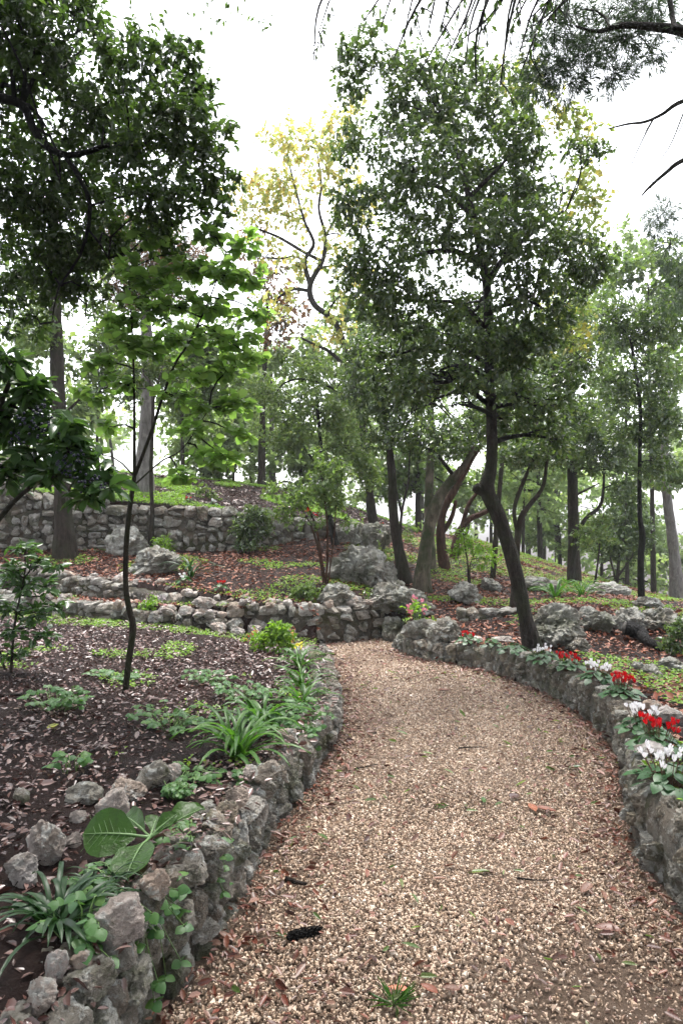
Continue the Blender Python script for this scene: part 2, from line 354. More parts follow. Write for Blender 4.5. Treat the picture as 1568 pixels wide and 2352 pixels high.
BED = make_rbf([(-.8, 1.4, .39), (-0.85, 2.0, .385), (-0.75, 2.5, .36), (-0.62, 3.3, .29), (-.4, 4.2, .26), (-.28, 5, .24), (-.28, 6, .2), (-.42, 7, .14), (-.6, 7.9, .1), (-1.0, 0, .42), (-3, 0.5, .5), (-2, 3, .43), (-1.5, 4.6, .36), (-1.2, 6.5, .28),
                (-2, 7.9, .26), (-3.2, 8.4, .28), (-5, 9.2, .3), (-4, 5, .5), (-6, 4, .65), (-7, 8, .45), (-10, 3, .9), (-10, 8, .6), (-3, -6, .4), (-8, -6, .8)])
BACK = make_rbf([(-0.25, 8.55, .44), (.3, 8.9, .40), (-1.2, 8.5, .56), (-2.1, 8.9, .66), (-3.2, 9.5, .72), (-4.3, 10, .75), (-5.5, 10.5, .82), (-9, 10.3, .9),
                 (-5.6, 11.0, .98), (-4.8, 11.2, .95), (-3.6, 11.5, .94), (-2.4, 11.65, .90), (-1.6, 11.85, .93), (-1.2, 12.2, .98), (-.6, 12.8, 1.06), (.1, 13.4, 1.08), (.6, 13.7, 1.05),
                 (-.26, 9.3, .62), (0.7, 9.6, .45), (1.21, 10.5, .37), (1.88, 12.5, .53), (2.0, 14.5, .85), (2.9, 17, 1.02), (4.5, 18, .6), (4.74, 14, .18), (4.2, 9.6, .33), (5.6, 9.6, .28), (6.4, 13, -.15), (9, 12, -.3), (9, 16, -.7), (8, 20, -.9),
                 (1.75, 3.2, .31), (1.75, 2, .3), (1.75, 0, .3), (2.0, 4.0, .3), (2.25, 4.9, .28), (2.2, 5.6, .25), (2.05, 6.3, .22), (1.7, 7.1, .2), (1.2, 7.6, .2), (.95, 8.1, .2), (3.5, 3, .3), (6, 3, .35), (10, 3, .3), (2.8, 5.7, .2), (4, 6, .2), (7, 6, .25),
                 (1.9, 6.8, .2), (2.4, 7.2, .2), (3.3, 7.25, .15), (2.5, 8.4, .38), (3.4, 8.5, .36), (4.4, 8.4, .34), (1.8, 8.7, .24), (6, -6, .4)])
UT = make_rbf([(-9, 11.0, 2.1), (-6.5, 11.3, 2.0), (-5.6, 11.55, 1.98), (-4.8, 11.9, 1.92), (-3.6, 12.2, 1.80), (-2.4, 12.3, 1.68), (-1.6, 12.5, 1.62), (-1.2, 12.9, 1.58), (-.6, 13.5, 1.48), (.1, 14.1, 1.38), (.7, 14.5, 1.2), (1.1, 15, 1.05),
               (-3, 17, 2.35), (-6, 17, 2.6), (-.5, 17, 2.0), (1.4, 16, 1.15), (2.0, 18, 1.1), (-8, 14, 2.5), (-3, 22, 2.3), (0, 22, 1.6), (2.6, 24, .5), (-12, 20, 2.8), (-12, 12, 2.6)])

def H0(x, y):
    x = np.asarray(x, float); y = np.asarray(y, float)
    h = BACK(x, y)
    h = np.where(inside(x, y, POLY_UT), UT(x, y), h)
    h = np.where(inside(x, y, POLY_BED), BED(x, y), h)
    h = np.where(inside(x, y, POLY_SHELF), 0.46, h)
    h = np.where(inside(x, y, POLY_PATH), -0.03, h)
    d = np.maximum(np.hypot(x, y - 10) - 13, 0); s = np.clip(d / 30, 0, 1); s = s * s * (3 - 2 * s)
    return np.clip(h, -2, 3.5) * (1 - s) + (-9.0) * s

def H(x, y): return H0(x, y)
def h1(x, y): return float(H(np.array([x]), np.array([y]))[0])
_Y = np.concatenate([np.arange(1.0, 16, 0.02), np.arange(16, 40, 0.05)])
def hit(px, py):
    x = (px - CX) / F * _Y; z = CZ - (py - CY) / F * _Y
    hh = np.maximum(H(x, _Y), np.where(inside(x, _Y, POLY_PATH), 0.0, -99))
    k = np.argmax(z <= hh); k = k if z[k] <= hh[k] else len(_Y) - 1
    return np.array([x[k], _Y[k], hh[k]])
def ground_pt(px, Y):
    x = (px - CX) / F * Y; return np.array([x, Y, h1(x, Y)])

def axis(lo, hi, step, far_lo, far_hi):
    a = list(np.arange(lo, hi, step)); s = step
    while a[-1] < far_hi: s *= 1.25; a.append(a[-1] + s)
    s = step; b = []
    x = lo
    while x > far_lo: s *= 1.25; x -= s; b.append(x)
    return np.array(b[::-1] + a)

def build_ground():
    xs = axis(-6.4, 6.8, 0.075, -700, 700); ys = axis(0.9, 15.5, 0.075, -120, 900)
    X, Yg = np.meshgrid(xs, ys); x = X.ravel(); y = Yg.ravel()
    z = H(x, y)
    inn = (np.abs(x) < 12) & (y > -3) & (y < 26)
    idx = np.nonzero(inn)[0]
    for i in idx:
        v = Vector((x[i] * 1.7, y[i] * 1.7, 0)); z[i] += 0.035 * noise.noise(v) + 0.014 * noise.noise(v * 5.3) + 0.006 * noise.noise(v * 19)
    nx, ny = len(xs), len(ys)
    i = np.arange(ny - 1)[:, None] * nx; k = np.arange(nx - 1)[None]
    mb = MB(); mb.add(np.stack([x, y, z], 1), np.stack([i + k, i + k + 1, i + nx + k + 1, i + nx + k], -1).reshape(-1, 4))
    o = mb.build('ground', M['soil']); tag(o, 'dark wet soil of the garden beds and terraces', None, None, 'structure')
build_ground()

def build_path():
    n = 90
    L = catmull(np.vstack([LWC, A([-0.36, 8.4])]), n); Rr = catmull(np.vstack([RWC, A([0.7, 8.75])]), n); m = 26
    u = np.linspace(0, 1, m)[None, :, None]
    P = L[:, None] * (1 - u) + Rr[:, None] * u; P = P.reshape(-1, 2)
    z = np.array([0.012 * noise.noise(Vector((a * 1.5, b * 1.5, 3))) + 0.004 * noise.noise(Vector((a * 9, b * 9, 3))) for a, b in P])
    i = np.arange(n - 1)[:, None] * m; k = np.arange(m - 1)[None]
    mb = MB(); mb.add(np.column_stack([P, z]), np.stack([i + k, i + k + 1, i + m + k + 1, i + m + k], -1).reshape(-1, 4))
    tag(mb.build('path', M['path']), 'curving gravel footpath between low stone walls', None, None, 'structure')
build_path()

# ------------------------------------------------------------------ gravel
def edge_dist(x, y):
    d = np.full(len(x), 9.0)
    for Ln in (catmull(PATH_L, 120), catmull(PATH_R, 120), catmull(W1B[:4], 30)):
        for q in Ln: d = np.minimum(d, np.hypot(x - q[0], y - q[1]))
    return d
def build_gravel():
    N = 116000; K = 4
    x = RNG.uniform(-1.0, 2.05, N * K); y = 1.35 + (8.6 - 1.35) * RNG.random(N * K)
    dl = inside(x, y, np.vstack([PATH_L, A([-0.2, 8.35], [0.3, 8.62], [0.75, 8.6]), PATH_R[::-1]]))
    dl &= RNG.random(N * K) < np.interp(y, [3.5, 8], [1, .5])
    x, y = x[dl], y[dl]
    # thin the chips where feet and rain have worn the path, and at the foot of the walls
    wl = np.array([noise.noise(Vector((p * 1.6, q * 1.1, 7))) for p, q in zip(x, y)]); k = RNG.random(len(x)) < np.clip(.95 - np.maximum(wl - .1, 0) * 1.1, .3, 1) * np.clip(.3 + edge_dist(x, y) / .22, .3, 1)
    x, y = x[k][:N], y[k][:N]; N = len(x)
    s = RNG.lognormal(math.log(0.0074), 0.42, N).clip(0.004, 0.019) * np.interp(y, [4, 8], [1, 1.3])
    ang = np.array([0, 2.094, 4.189])[None] + RNG.uniform(-.5, .5, (N, 3)); rr = RNG.uniform(.5, .85, (N, 3))
    lo = np.stack([np.cos(ang) * rr, np.sin(ang) * rr, np.full((N, 3), -.4)], -1); hi = lo * RNG.uniform(.45, .95, (N, 3, 1)); hi[..., 2] = RNG.uniform(.1, .5, (N, 3))
    V = np.concatenate([lo, hi], 1)
    V *= (s[:, None] * np.stack([RNG.uniform(.9, 1.5, N), RNG.uniform(.7, 1.2, N), RNG.uniform(.6, 1.0, N)], 1))[:, None]
    a = RNG.uniform(0, 2 * math.pi, N); ca, sa = np.cos(a)[:, None], np.sin(a)[:, None]
    tl = RNG.normal(0, .25, (N, 2))
    V[..., 2] += V[..., 0] * tl[:, :1] + V[..., 1] * tl[:, 1:]
    X = V[..., 0] * ca - V[..., 1] * sa; Y_ = V[..., 0] * sa + V[..., 1] * ca
    z = 0.002 + s * 0.2 + RNG.uniform(0, .005, N)
    V = np.stack([X + x[:, None], Y_ + y[:, None], V[..., 2] + z[:, None]], -1).reshape(-1, 3)
    b6 = np.arange(N)[:, None, None] * 6
    Q = (b6 + np.array([[0, 1, 4, 3], [1, 2, 5, 4], [2, 0, 3, 5]])[None]).reshape(-1, 4); T = (b6 + np.array([[3, 4, 5]])[None]).reshape(-1, 3)
    mb = MB(); mb.add(V, Q, T, np.repeat(RNG.random(N), 6))
    tag(mb.build('gravel', M['pebble'], None, False), 'loose tan and cream gravel covering the footpath', 'gravel', None, 'stuff')
build_gravel()

# ------------------------------------------------------------------ rocks
def ico(sub):
    import bmesh
    bm = bmesh.new(); bmesh.ops.create_icosphere(bm, subdivisions=sub, radius=1.0)
    v = np.array([p.co[:] for p in bm.verts]); f = np.array([[p.index for p in q.verts] for q in bm.faces]); bm.free()
    return v, f
ICO = {k: ico(k) for k in (3, 4, 5)}

def rock_mesh(name, sub, seed, boxy=0.5, cuts=9, rough=0.10, mat=None, ridged=0.0, cutd=(.52, .88)):
    r = np.random.default_rng(seed); v, f = ICO[sub]; v = v.copy()
    # towards a box
    e = np.max(np.abs(v), axis=1, keepdims=True); v = v * (1 - boxy) + (v / e) * boxy * 0.86
    for k in range(cuts):
        n = norm(r.normal(size=3)); d = r.uniform(*cutd); s = v @ n
        v -= np.outer(np.maximum(s - d, 0) * 0.92, n)
    off = Vector(r.uniform(-50, 50, 3)); nv = norm(v)
    for i in range(len(v)):
        p = Vector(v[i]); dd = rough * (noise.noise(p * 1.6 + off) + 0.6 * noise.noise(p * 3.7 + off) + 0.35 * noise.noise(p * 8.5 + off) + (0.22 * noise.noise(p * 17 + off) if sub > 3 else 0))
        dd += rough * (1.3 * (.28 - abs(noise.noise(p * 4.3 + off * 3))) + .9 * (.28 - abs(noise.noise(p * 8.7 + off * 5))))
        if ridged:
            q = p * 2.3 + off; q.z *= 0.55
            rg = 1 - abs(noise.noise(q)) * 2.2; dd -= ridged * max(rg - 0.55, 0) ** 1.2
            pit = noise.noise(p * 7 + off * 2); dd -= ridged * 0.5 * max(pit - 0.25, 0)
        v[i] += nv[i] * dd
    lo, hi = v.min(0), v.max(0); v = (v - (lo + hi) / 2) / (hi - lo)
    mb = MB(); mb.add(v, None, f); me = mb.mesh(name, mat); me.set_sharp_from_angle(angle=math.radians(27)); return me

def matset(pre, sub, n, mat, **k): return [rock_mesh('%s_mesh' % pre, sub, 1000 + 37 * i + hash_(pre), mat=mat, **k) for i in range(n)]
def hash_(s): return sum(ord(c) * (i + 3) for i, c in enumerate(s)) % 997
EDGE_L = matset('edge_stone', 5, 8, M['stone_dark'], boxy=.6, cuts=16, rough=.11, ridged=.20, cutd=(.6, .95))
EDGE_R = matset('kerb_stone', 5, 7, M['stone'], boxy=.72, cuts=14, rough=.10, ridged=.20, cutd=(.66, .98))
TERR = matset('terrace_stone', 4, 10, M['stone_far'], boxy=.8, cuts=14, rough=.09, ridged=.08, cutd=(.68, 1.05))
LOOSE = matset('loose_stone', 5, 6, M['stone_pink'], boxy=.3, cuts=16, rough=.11, ridged=.12, cutd=(.5, .85))
BOULD = matset('boulder', 5, 6, M['boulder'], boxy=.3, cuts=18, rough=.15, ridged=.38, cutd=(.5, .9))
MOSSY = matset('mossy_stone', 4, 3, M['stone_dark'], boxy=.2, cuts=10, rough=.14, ridged=.1)

CAPS = LOOSE
def polyline_at(L, s):
    d = np.concatenate([[0], np.cumsum(np.linalg.norm(np.diff(L, axis=0), axis=1))])
    x = np.interp(s, d, L[:, 0]); y = np.interp(s, d, L[:, 1])
    x2 = np.interp(s + .05, d, L[:, 0]); y2 = np.interp(s + .05, d, L[:, 1])
    x1 = np.interp(s - .05, d, L[:, 0]); y1 = np.interp(s - .05, d, L[:, 1])
    return np.array([x, y]), math.atan2(y2 - y1, x2 - x1), d[-1]

def split(s0, s1, z0, z1, wr, hr, rng, out):
    w, h = s1 - s0, z1 - z0
    wm, hm = rng.uniform(*wr), rng.uniform(*hr)
    if w > wm * 1.35 and (w / wm >= h / hm or h <= hm * 1.35):
        c = s0 + w * rng.uniform(.35, .65); split(s0, c, z0, z1, wr, hr, rng, out); split(c, s1, z0, z1, wr, hr, rng, out)
    elif h > hm * 1.35:
        c = z0 + h * rng.uniform(.35, .65); split(s0, s1, z0, c, wr, hr, rng, out); split(s0, s1, c, z1, wr, hr, rng, out)
    else: out.append((s0, s1, z0, z1))

def build_wall(name, label, line, zbase, ztop, thick, wr, hr, protos, mortar, seed, side=1, core=0.8, coretop=-0.03, s_from=0.0, jit=.02, grow=(1.08, 1.08), layers=1, caps=0):
    """line: centre line; zbase/ztop: functions of arc length fraction; side: which side is the outer face (+1 = right of travel)"""
    rng = np.random.default_rng(seed)
    L = catmull(line, len(line) * 8); _, _, tot = polyline_at(L, 0)
    mid, _, _ = polyline_at(L, tot * .5)
    root = thing(name, label, 'wall', (mid[0], mid[1], float(zbase(.5)))); root['kind'] = 'thing'
    cells = []; s = s_from
    while s < tot - .05:
        w = min(rng.uniform(.5, .9), tot - s); f = (s + w / 2) / tot
        split(s, s + w, float(zbase(f)) - .06, float(ztop(f)) + rng.uniform(-jit, jit), wr, hr, rng, cells); s += w
    for (a, b, c, d) in cells:
      p, ang, _ = polyline_at(L, (a + b) / 2)
      nrm = np.array([math.sin(ang), -math.cos(ang)]) * side
      zc = (c + d) / 2
      for ly in range(layers):
        dep = thick * rng.uniform(.9, 1.12) / layers * (1 if layers == 1 else 1.2); offs = rng.normal(0, .015) + (0 if layers == 1 else (.25 - .5 * ly) * thick)
        if ly == 1 and d < float(ztop(.5 * (a + b) / tot)) - .12: continue
        o = link('stone', protos[rng.integers(len(protos))], root)
        o.location = (p[0] + nrm[0] * offs - mid[0], p[1] + nrm[1] * offs - mid[1], zc - root.location.z)
        flip = rng.integers(2) * math.pi
        o.rotation_euler = (rng.normal(0, .11), rng.normal(0, .13), ang + flip + rng.normal(0, .12))
        o.scale = ((b - a) * grow[0] * rng.uniform(.95, 1.06), dep, (d - c) * grow[1] * rng.uniform(.95, 1.08))
    for _ in range(caps):
        f = rng.uniform(.02, .75); p, ang, _t = polyline_at(L, f * tot); off = rng.uniform(-.5, .5) * thick; w = rng.uniform(.09, .2)
        o = link('stone', CAPS[rng.integers(len(CAPS))], root); h_ = w * rng.uniform(.45, .8)
        o.location = (p[0] + math.sin(ang) * off - mid[0], p[1] - math.cos(ang) * off - mid[1], float(ztop(f)) + h_ * .28 - root.location.z); o.scale = (w, w * rng.uniform(.6, 1), h_); o.rotation_euler = (rng.normal(0, .2), rng.normal(0, .2), rng.uniform(0, 6.28))
    # core of mortar and rubble
    n = int(tot / .07); mb = MB(); rows = []
    for i in range(n + 1):
        f = i / n; p, ang, _ = polyline_at(L, f * tot); nr = np.array([math.sin(ang), -math.cos(ang)]) * side
        zb, zt = float(zbase(f)) - .1, float(ztop(f)) + coretop; hw = thick * core / 2; r = []
        for (o_, z_) in [(hw, zb), (hw, zb * .6 + zt * .4), (hw * .97, zt - .05), (hw * .6, zt), (-hw * .6, zt), (-hw, zt - .05), (-hw, zb)]:
            q = np.array([p[0] + nr[0] * o_, p[1] + nr[1] * o_, z_]); e = noise.noise_vector(Vector(q * 7)); r.append(q + np.array(e) * .022)
        rows.append(r)
    V = np.array(rows).reshape(-1, 3); i = np.arange(n)[:, None] * 7; k = np.arange(6)[None]
    mb.add(V, np.stack([i + k, i + k + 1, i + 7 + k + 1, i + 7 + k], -1).reshape(-1, 4))
    mb.build('mortar', mortar, root)
    return root

def pw(*kv):
    k = np.array(kv, float); return lambda f: np.interp(f, k[:, 0], k[:, 1])
build_wall('edging_wall', 'rough low limestone wall edging the left side of the gravel path', LWC[1:], pw((0, 0), (1, 0)), pw((0, .40), (.28, .40), (.36, .35), (.45, .32), (.65, .31), (.8, .27), (1, .2)), LW_T, (.09, .21), (.08, .18), EDGE_L, M['mortar'], 3, 1, .62, -.08, 0.7, .04, layers=2)
build_wall('mortared_wall', 'low mortared stone wall curving along the right of the path, flowers behind it', RWC[1:], pw((0, 0), (1, 0)), pw((0, .34), (.4, .34), (.55, .30), (.8, .26), (1, .2)), RW_T, (.08, .16), (.09, .2), EDGE_R, M['mortar_light'], 4, -1, .7, -.03, 0.9, .03, grow=(1.04, 1.06))
build_wall('terrace_wall', 'mortared stone terrace wall at the far end of the gravel path', W1B, pw((0, .0), (.2, -.02), (.32, .1), (.5, .25), (1, .3)), pw((0, .44), (.18, .46), (.3, .58), (.42, .68), (.6, .78), (1, .85)), .34, (.10, .30), (.08, .22), TERR, M['mortar'], 5, -1, .74, -.03, 0, .06, caps=70)
build_wall('low_terrace_wall', 'lower loose stone tier in front of the left terrace wall', W1A, pw((0, .2), (1, .26)), pw((0, .34), (.2, .44), (.4, .50), (1, .54)), .32, (.11, .28), (.09, .18), TERR, M['mortar'], 6, -1, .6, -.05, 0, .06, caps=60)
build_wall('upper_terrace_wall', 'tall dry stone retaining wall holding the grassy upper terrace', W2, pw((0, 1.0), (.25, 1.0), (.4, .9), (.6, .9), (.8, .95), (1, .95)), pw((0, 1.25), (.15, 1.42), (.3, 1.6), (.45, 1.70), (.6, 1.85), (.8, 2.0), (1, 2.1)), .42, (.13, .38), (.11, .26), TERR, M['mortar'], 7, -1, .62, -.05, 0, .05)
build_wall('ledge_wall', 'short ledge of flat stacked stones behind the leaning tree', A([2.35, 8.72], [1.95, 8.6], [1.45, 8.62]), pw((0, .14), (1, .14)), pw((0, .36), (1, .38)), .24, (.16, .30), (.07, .12), TERR, M['mortar'], 8, 1, .7, -.05, 0, .02)

ROCKN = [0]
def rock(protos, px, py, wpx, hpx, label, name='boulder', depth=None, sink=.25, yaw=None, group=None, dy=0.0, pt=None, tilt=.15):
    """px,py: bottom centre in the photograph's frame"""
    ROCKN[0] += 1; r = random.Random(ROCKN[0] * 7)
    p = hit(px, py) if pt is None else np.array(pt); Y = p[1] + dy
    w, h = wpx / F * Y, hpx / F * Y; d = depth or w * r.uniform(.7, .95); p = np.array([p[0], Y + (d * .3 if pt is None else 0), h1(p[0], Y + d * .3) if pt is None else p[2]])
    o = link(name, protos[ROCKN[0] % len(protos)])
    hh = h / (1 - sink * .6)
    o.location = (p[0], p[1], p[2] + hh / 2 - hh * sink * .6); o.scale = (w, d, hh)
    o.rotation_euler = (r.uniform(-tilt, tilt), r.uniform(-tilt, tilt), r.choice([0, math.pi]) + r.uniform(-.35, .35) if yaw is None else yaw)
    tag(o, label, 'boulder' if name == 'boulder' else 'stone', group); return o

G = 'loose stones lying on the left bed'
LS = [
 (LOOSE, 270, 2150, 125, 95, 'large pale angular stone on top of the left edging wall by the dark grassy plant'),
 (LOOSE, 352, 2055, 75, 62, 'squarish grey stone perched on the left wall below the big green leaves'),
 (LOOSE, 125, 2268, 58, 75, 'upright pinkish stone near the bottom left corner, behind a rounder brown one'),
 (LOOSE, 90, 2330, 75, 75, 'rounded brown stone lowest in the bottom left corner'),
 (LOOSE, 100, 1990, 100, 95, 'pale craggy stone left of the big-leaved plant'),
 (LOOSE, 50, 2035, 85, 65, 'low pale stone behind the grassy plant at the left edge'),
 (LOOSE, 253, 1888, 80, 70, 'blocky pale stone just behind the big green leaves'),
 (LOOSE, 290, 1845, 85, 52, 'flat-topped pinkish stone second in the row behind the big leaves'),
 (MOSSY, 345, 1822, 85, 68, 'greenish grey stone at the far end of the row behind the big leaves'),
 (LOOSE, 175, 1900, 42, 32, 'small pink stone left of the big green leaves'),
 (MOSSY, 188, 1852, 78, 48, 'dark mossy stone in the soil of the left bed'),
 (MOSSY, 46, 1848, 38, 36, 'small blackish stone by the left edge in dark soil'),
 (LOOSE, 185, 2225, 56, 42, 'small brown stone on the wall edge below the large pale stone'),
 (LOOSE, 160, 1950, 46, 32, 'small mossy brown stone touching the tip of the biggest leaf'),
 (LOOSE, 397, 1800, 40, 42, 'reddish brown stone by the row of pale stones in the bed'),
 (LOOSE, 224, 2160, 34, 34, 'small grey stone wedged under the large pale stone'),
 (LOOSE, 575, 1790, 42, 34, 'small pinkish stone on the wall top beside the arching green clump'),
 (LOOSE, 660, 1700, 52, 30, 'low pink stone among clover on the left wall top'),
 (LOOSE, 735, 1600, 36, 40, 'pale stone on the far part of the left wall by the strap leaves'),
 (LOOSE, 735, 1650, 30, 24, 'small whitish stone on the left wall top before the strap leaves'),
 (MOSSY, 610, 1795, 74, 50, 'smooth greenish cap stone of the left wall right of the arching clump'),
 (LOOSE, 545, 1850, 56, 46, 'pinkish rough stone at the wall corner above the ivy leaves'),
 (LOOSE, 478, 1800, 34, 22, 'flat tan stone in the litter left of the arching clump'),
]
def on_plane(px, py, z):
    Y = (CZ - z) * F / (py - CY); return np.array([(px - CX) / F * Y, Y, z])
for i_, a in enumerate(LS):
    zt = .39 if i_ in (0, 1, 12, 15) else (.30 if i_ in (16, 17, 20, 21) else (.25 if i_ in (18, 19) else None))
    rock(a[0], a[1], a[2], a[3], a[4], a[5], 'loose_stone', group=G, pt=None if zt is None else on_plane(a[1], a[2], zt))
BL = [
 (BOULD, 285, 1278, 105, 68, 'pale hump-shaped boulder on the middle terrace below the grey pine trunk', .5),
 (BOULD, 350, 1322, 130, 66, 'broad lichened boulder on the middle terrace left of the dark strap plant', .6),
 (BOULD, 12, 1262, 62, 82, 'grey boulder at the left edge in front of the upper wall', .5),
 (BOULD, 385, 1265, 60, 42, 'small boulder against the foot of the upper wall', .35),
 (BOULD, 820, 1345, 150, 95, 'big craggy outcrop right of the many-stemmed shrub', .8),
 (BOULD, 868, 1352, 90, 62, 'dark cracked boulder joining the craggy outcrop beside the slim trunks', .6),
 (BOULD, 772, 1400, 95, 52, 'low pale boulder at the foot of the craggy outcrop', .5),
 (BOULD, 930, 1420, 150, 60, 'long lichened boulder above the end of the path', .6),
 (BOULD, 885, 1455, 80, 66, 'upright grey boulder where the terrace wall meets the outcrop', .4),
 (BOULD, 1020, 1478, 80, 52, 'whitish boulder at the head of the right-hand wall', .4),
 (BOULD, 965, 1490, 90, 42, 'ledge-like boulder under the pink flowers at the end of the path', .4),
 (BOULD, 912, 1474, 70, 60, 'dark boulder wedged between the terrace wall and the path corner', .4),
 (BOULD, 925, 1496, 50, 46, 'mossy corner boulder where the path turns', .3),
 (BOULD, 1072, 1388, 80, 52, 'pale boulder on the red-leafed slope below the thin sapling', .5),
 (BOULD, 1290, 1488, 125, 100, 'large ridged boulder right of the leaning trunk', .6),
 (BOULD, 1255, 1490, 60, 42, 'small rock between the leaning trunk and the ridged boulder', .4),
 (BOULD, 1380, 1452, 90, 52, 'low rock with red litter uphill of the black log', .5),
 (BOULD, 1450, 1452, 90, 62, 'tan boulder behind the black log', .5),
 (BOULD, 1530, 1452, 110, 62, 'wide grey boulder at the right edge behind the black log', .6),
 (BOULD, 1330, 1495, 80, 38, 'flat rock in front of the ridged boulder', .4),
 (BOULD, 1505, 1558, 50, 36, 'dark rock on the grass at the right', .3),
 (BOULD, 1480, 1548, 44, 32, 'small pale rock on the grass at the right', .3),
 (BOULD, 1400, 1368, 130, 40, 'long low rock row under the green bank at the right', .5),
 (BOULD, 1250, 1360, 90, 34, 'shaded rock at the foot of the strap plants on the hill', .5),
 (BOULD, 1500, 1400, 90, 34, 'rock on the crest beside the slim dark trunk', .5),
 (BOULD, 1360, 1425, 60, 34, 'rock on the crest right of the strap plants', .4),
 (BOULD, 1550, 1540, 60, 34, 'mossy rock on the grass at the right edge', .35),
 (BOULD, 1130, 1360, 50, 30, 'small rock on the red-leafed slope right of the thin sapling', .35),
 (BOULD, 905, 1375, 60, 40, 'rock at the foot of the forked thin stem', .4),
 (BOULD, 800, 1250, 80, 46, 'rock at the low end of the upper wall', .5),
 (BOULD, 860, 1262, 80, 60, 'block of rock beside the slim trunks above the outcrop', .5),
]
for a in BL: rock(a[0], a[1], a[2], a[3] * (.85 if a[1] > 1320 else 1), a[4] * (.78 if a[1] > 1320 else 1), a[5], 'boulder', depth=a[6], sink=.45 if a[1] > 1320 else .25, group='limestone boulders on the slope')
for i, (px, py, w, h, t) in enumerate([(1275, 1580, 30, 18, 'third'), (1395, 1600, 34, 24, 'second'), (1465, 1665, 40, 30, 'first')]):
    pass
for px, py, w, h, lab in [(1285, 1560, 34, 18, 'small pale stone behind the red cyclamen nearest the leaning trunk'), (1375, 1585, 30, 24, 'pinkish stone behind the middle white cyclamen'), (1445, 1610, 40, 24, 'pale stone behind the second red cyclamen'),
                          (1535, 1665, 70, 40, 'rounded pink stone behind the nearest red cyclamen'), (1500, 1635, 46, 26, 'low pink stone behind the two nearest cyclamens'), (1150, 1478, 60, 14, 'flat stepping stone on the litter behind the right wall'), (1090, 1476, 50, 12, 'flat pale slab behind the farthest red cyclamen')]:
    rock(LOOSE, px, py, w, h, lab, 'loose_stone', group='stones behind the right wall')
# flat slab lying loose on the right wall
sl = hit(1490, 1790); rock(LOOSE, 1490, 1790, 62, 26, 'pale flat stone lying loose on top of the right wall', 'loose_stone', depth=.2, yaw=.9, pt=(1.62, 3.55, .34), sink=.1)
# rubble line at the foot of the terrace wall
for px, py, w, h, lab in [(500, 1455, 44, 24, 'pinkish rubble stone below the terrace wall, first from the left of four'), (545, 1462, 34, 22, 'flat rubble stone below the terrace wall, second of four'), (465, 1445, 56, 26, 'broad rubble stone at the foot of the low tier'), (585, 1462, 38, 26, 'pale rubble stone left of the orange flowered plant'), (690, 1512, 44, 26, 'grey stone at the foot of the orange flowered plant')]:
    rock(LOOSE, px, py, w, h, lab, 'loose_stone', group='rubble below the terrace wall')

# ------------------------------------------------------------------ leaves and trees
def add_leaves(mb, pos, axis_, nrm, L, Wd, rng, shape=4, fold=.18, rnd=None):
    n = len(pos); ax = norm(axis_); nr = nrm - ax * np.sum(nrm * ax, -1, keepdims=True); nr = norm(nr); sd_ = np.cross(nr, ax)
    L = np.broadcast_to(L, (n,))[:, None]; Wd = np.broadcast_to(Wd, (n,))[:, None]
    r = rng.random(n) if rnd is None else rnd
    if shape == 4:
        b = pos; l = pos + ax * L * .46 + sd_ * Wd * .5 + nr * Wd * fold; t = pos + ax * L - nr * L * .12; q = pos + ax * L * .46 - sd_ * Wd * .5 + nr * Wd * fold
        V = np.stack([b, q, t, l], 1).reshape(-1, 3); base = np.arange(n)[:, None, None] * 4
        mb.add(V, None, (base + np.array([[0, 1, 2], [0, 2, 3]])[None]).reshape(-1, 3), np.repeat(r, 4))
    else:
        prof = {6: ((.28, .43), (.68, .40)), 7: ((.25, .42), (.68, .5)), 8: ((.12, .46), (.62, .45))}[shape]
        (a1, w1), (a2, w2) = prof
        pts = [pos, pos + ax * L * a1 - sd_ * Wd * w1 + nr * Wd * fold, pos + ax * L * a2 - sd_ * Wd * w2 + nr * (Wd * fold - L * .05), pos + ax * L - nr * L * .14,
               pos + ax * L * a2 + sd_ * Wd * w2 + nr * (Wd * fold - L * .05), pos + ax * L * a1 + sd_ * Wd * w1 + nr * Wd * fold]
        V = np.stack(pts, 1).reshape(-1, 3); base = np.arange(n)[:, None, None] * 6
        mb.add(V, (base + np.array([[0, 1, 2, 3], [0, 3, 4, 5]])[None]).reshape(-1, 4), None, np.repeat(r, 6))

def rand_unit(rng, n): return norm(rng.normal(size=(n, 3)))

def clump_pts(c, rad, n, rng, shell=2.0):
    d = rand_unit(rng, n); r = rng.random(n) ** (1 / (1 + shell)); return c + d * rad * r[:, None], d

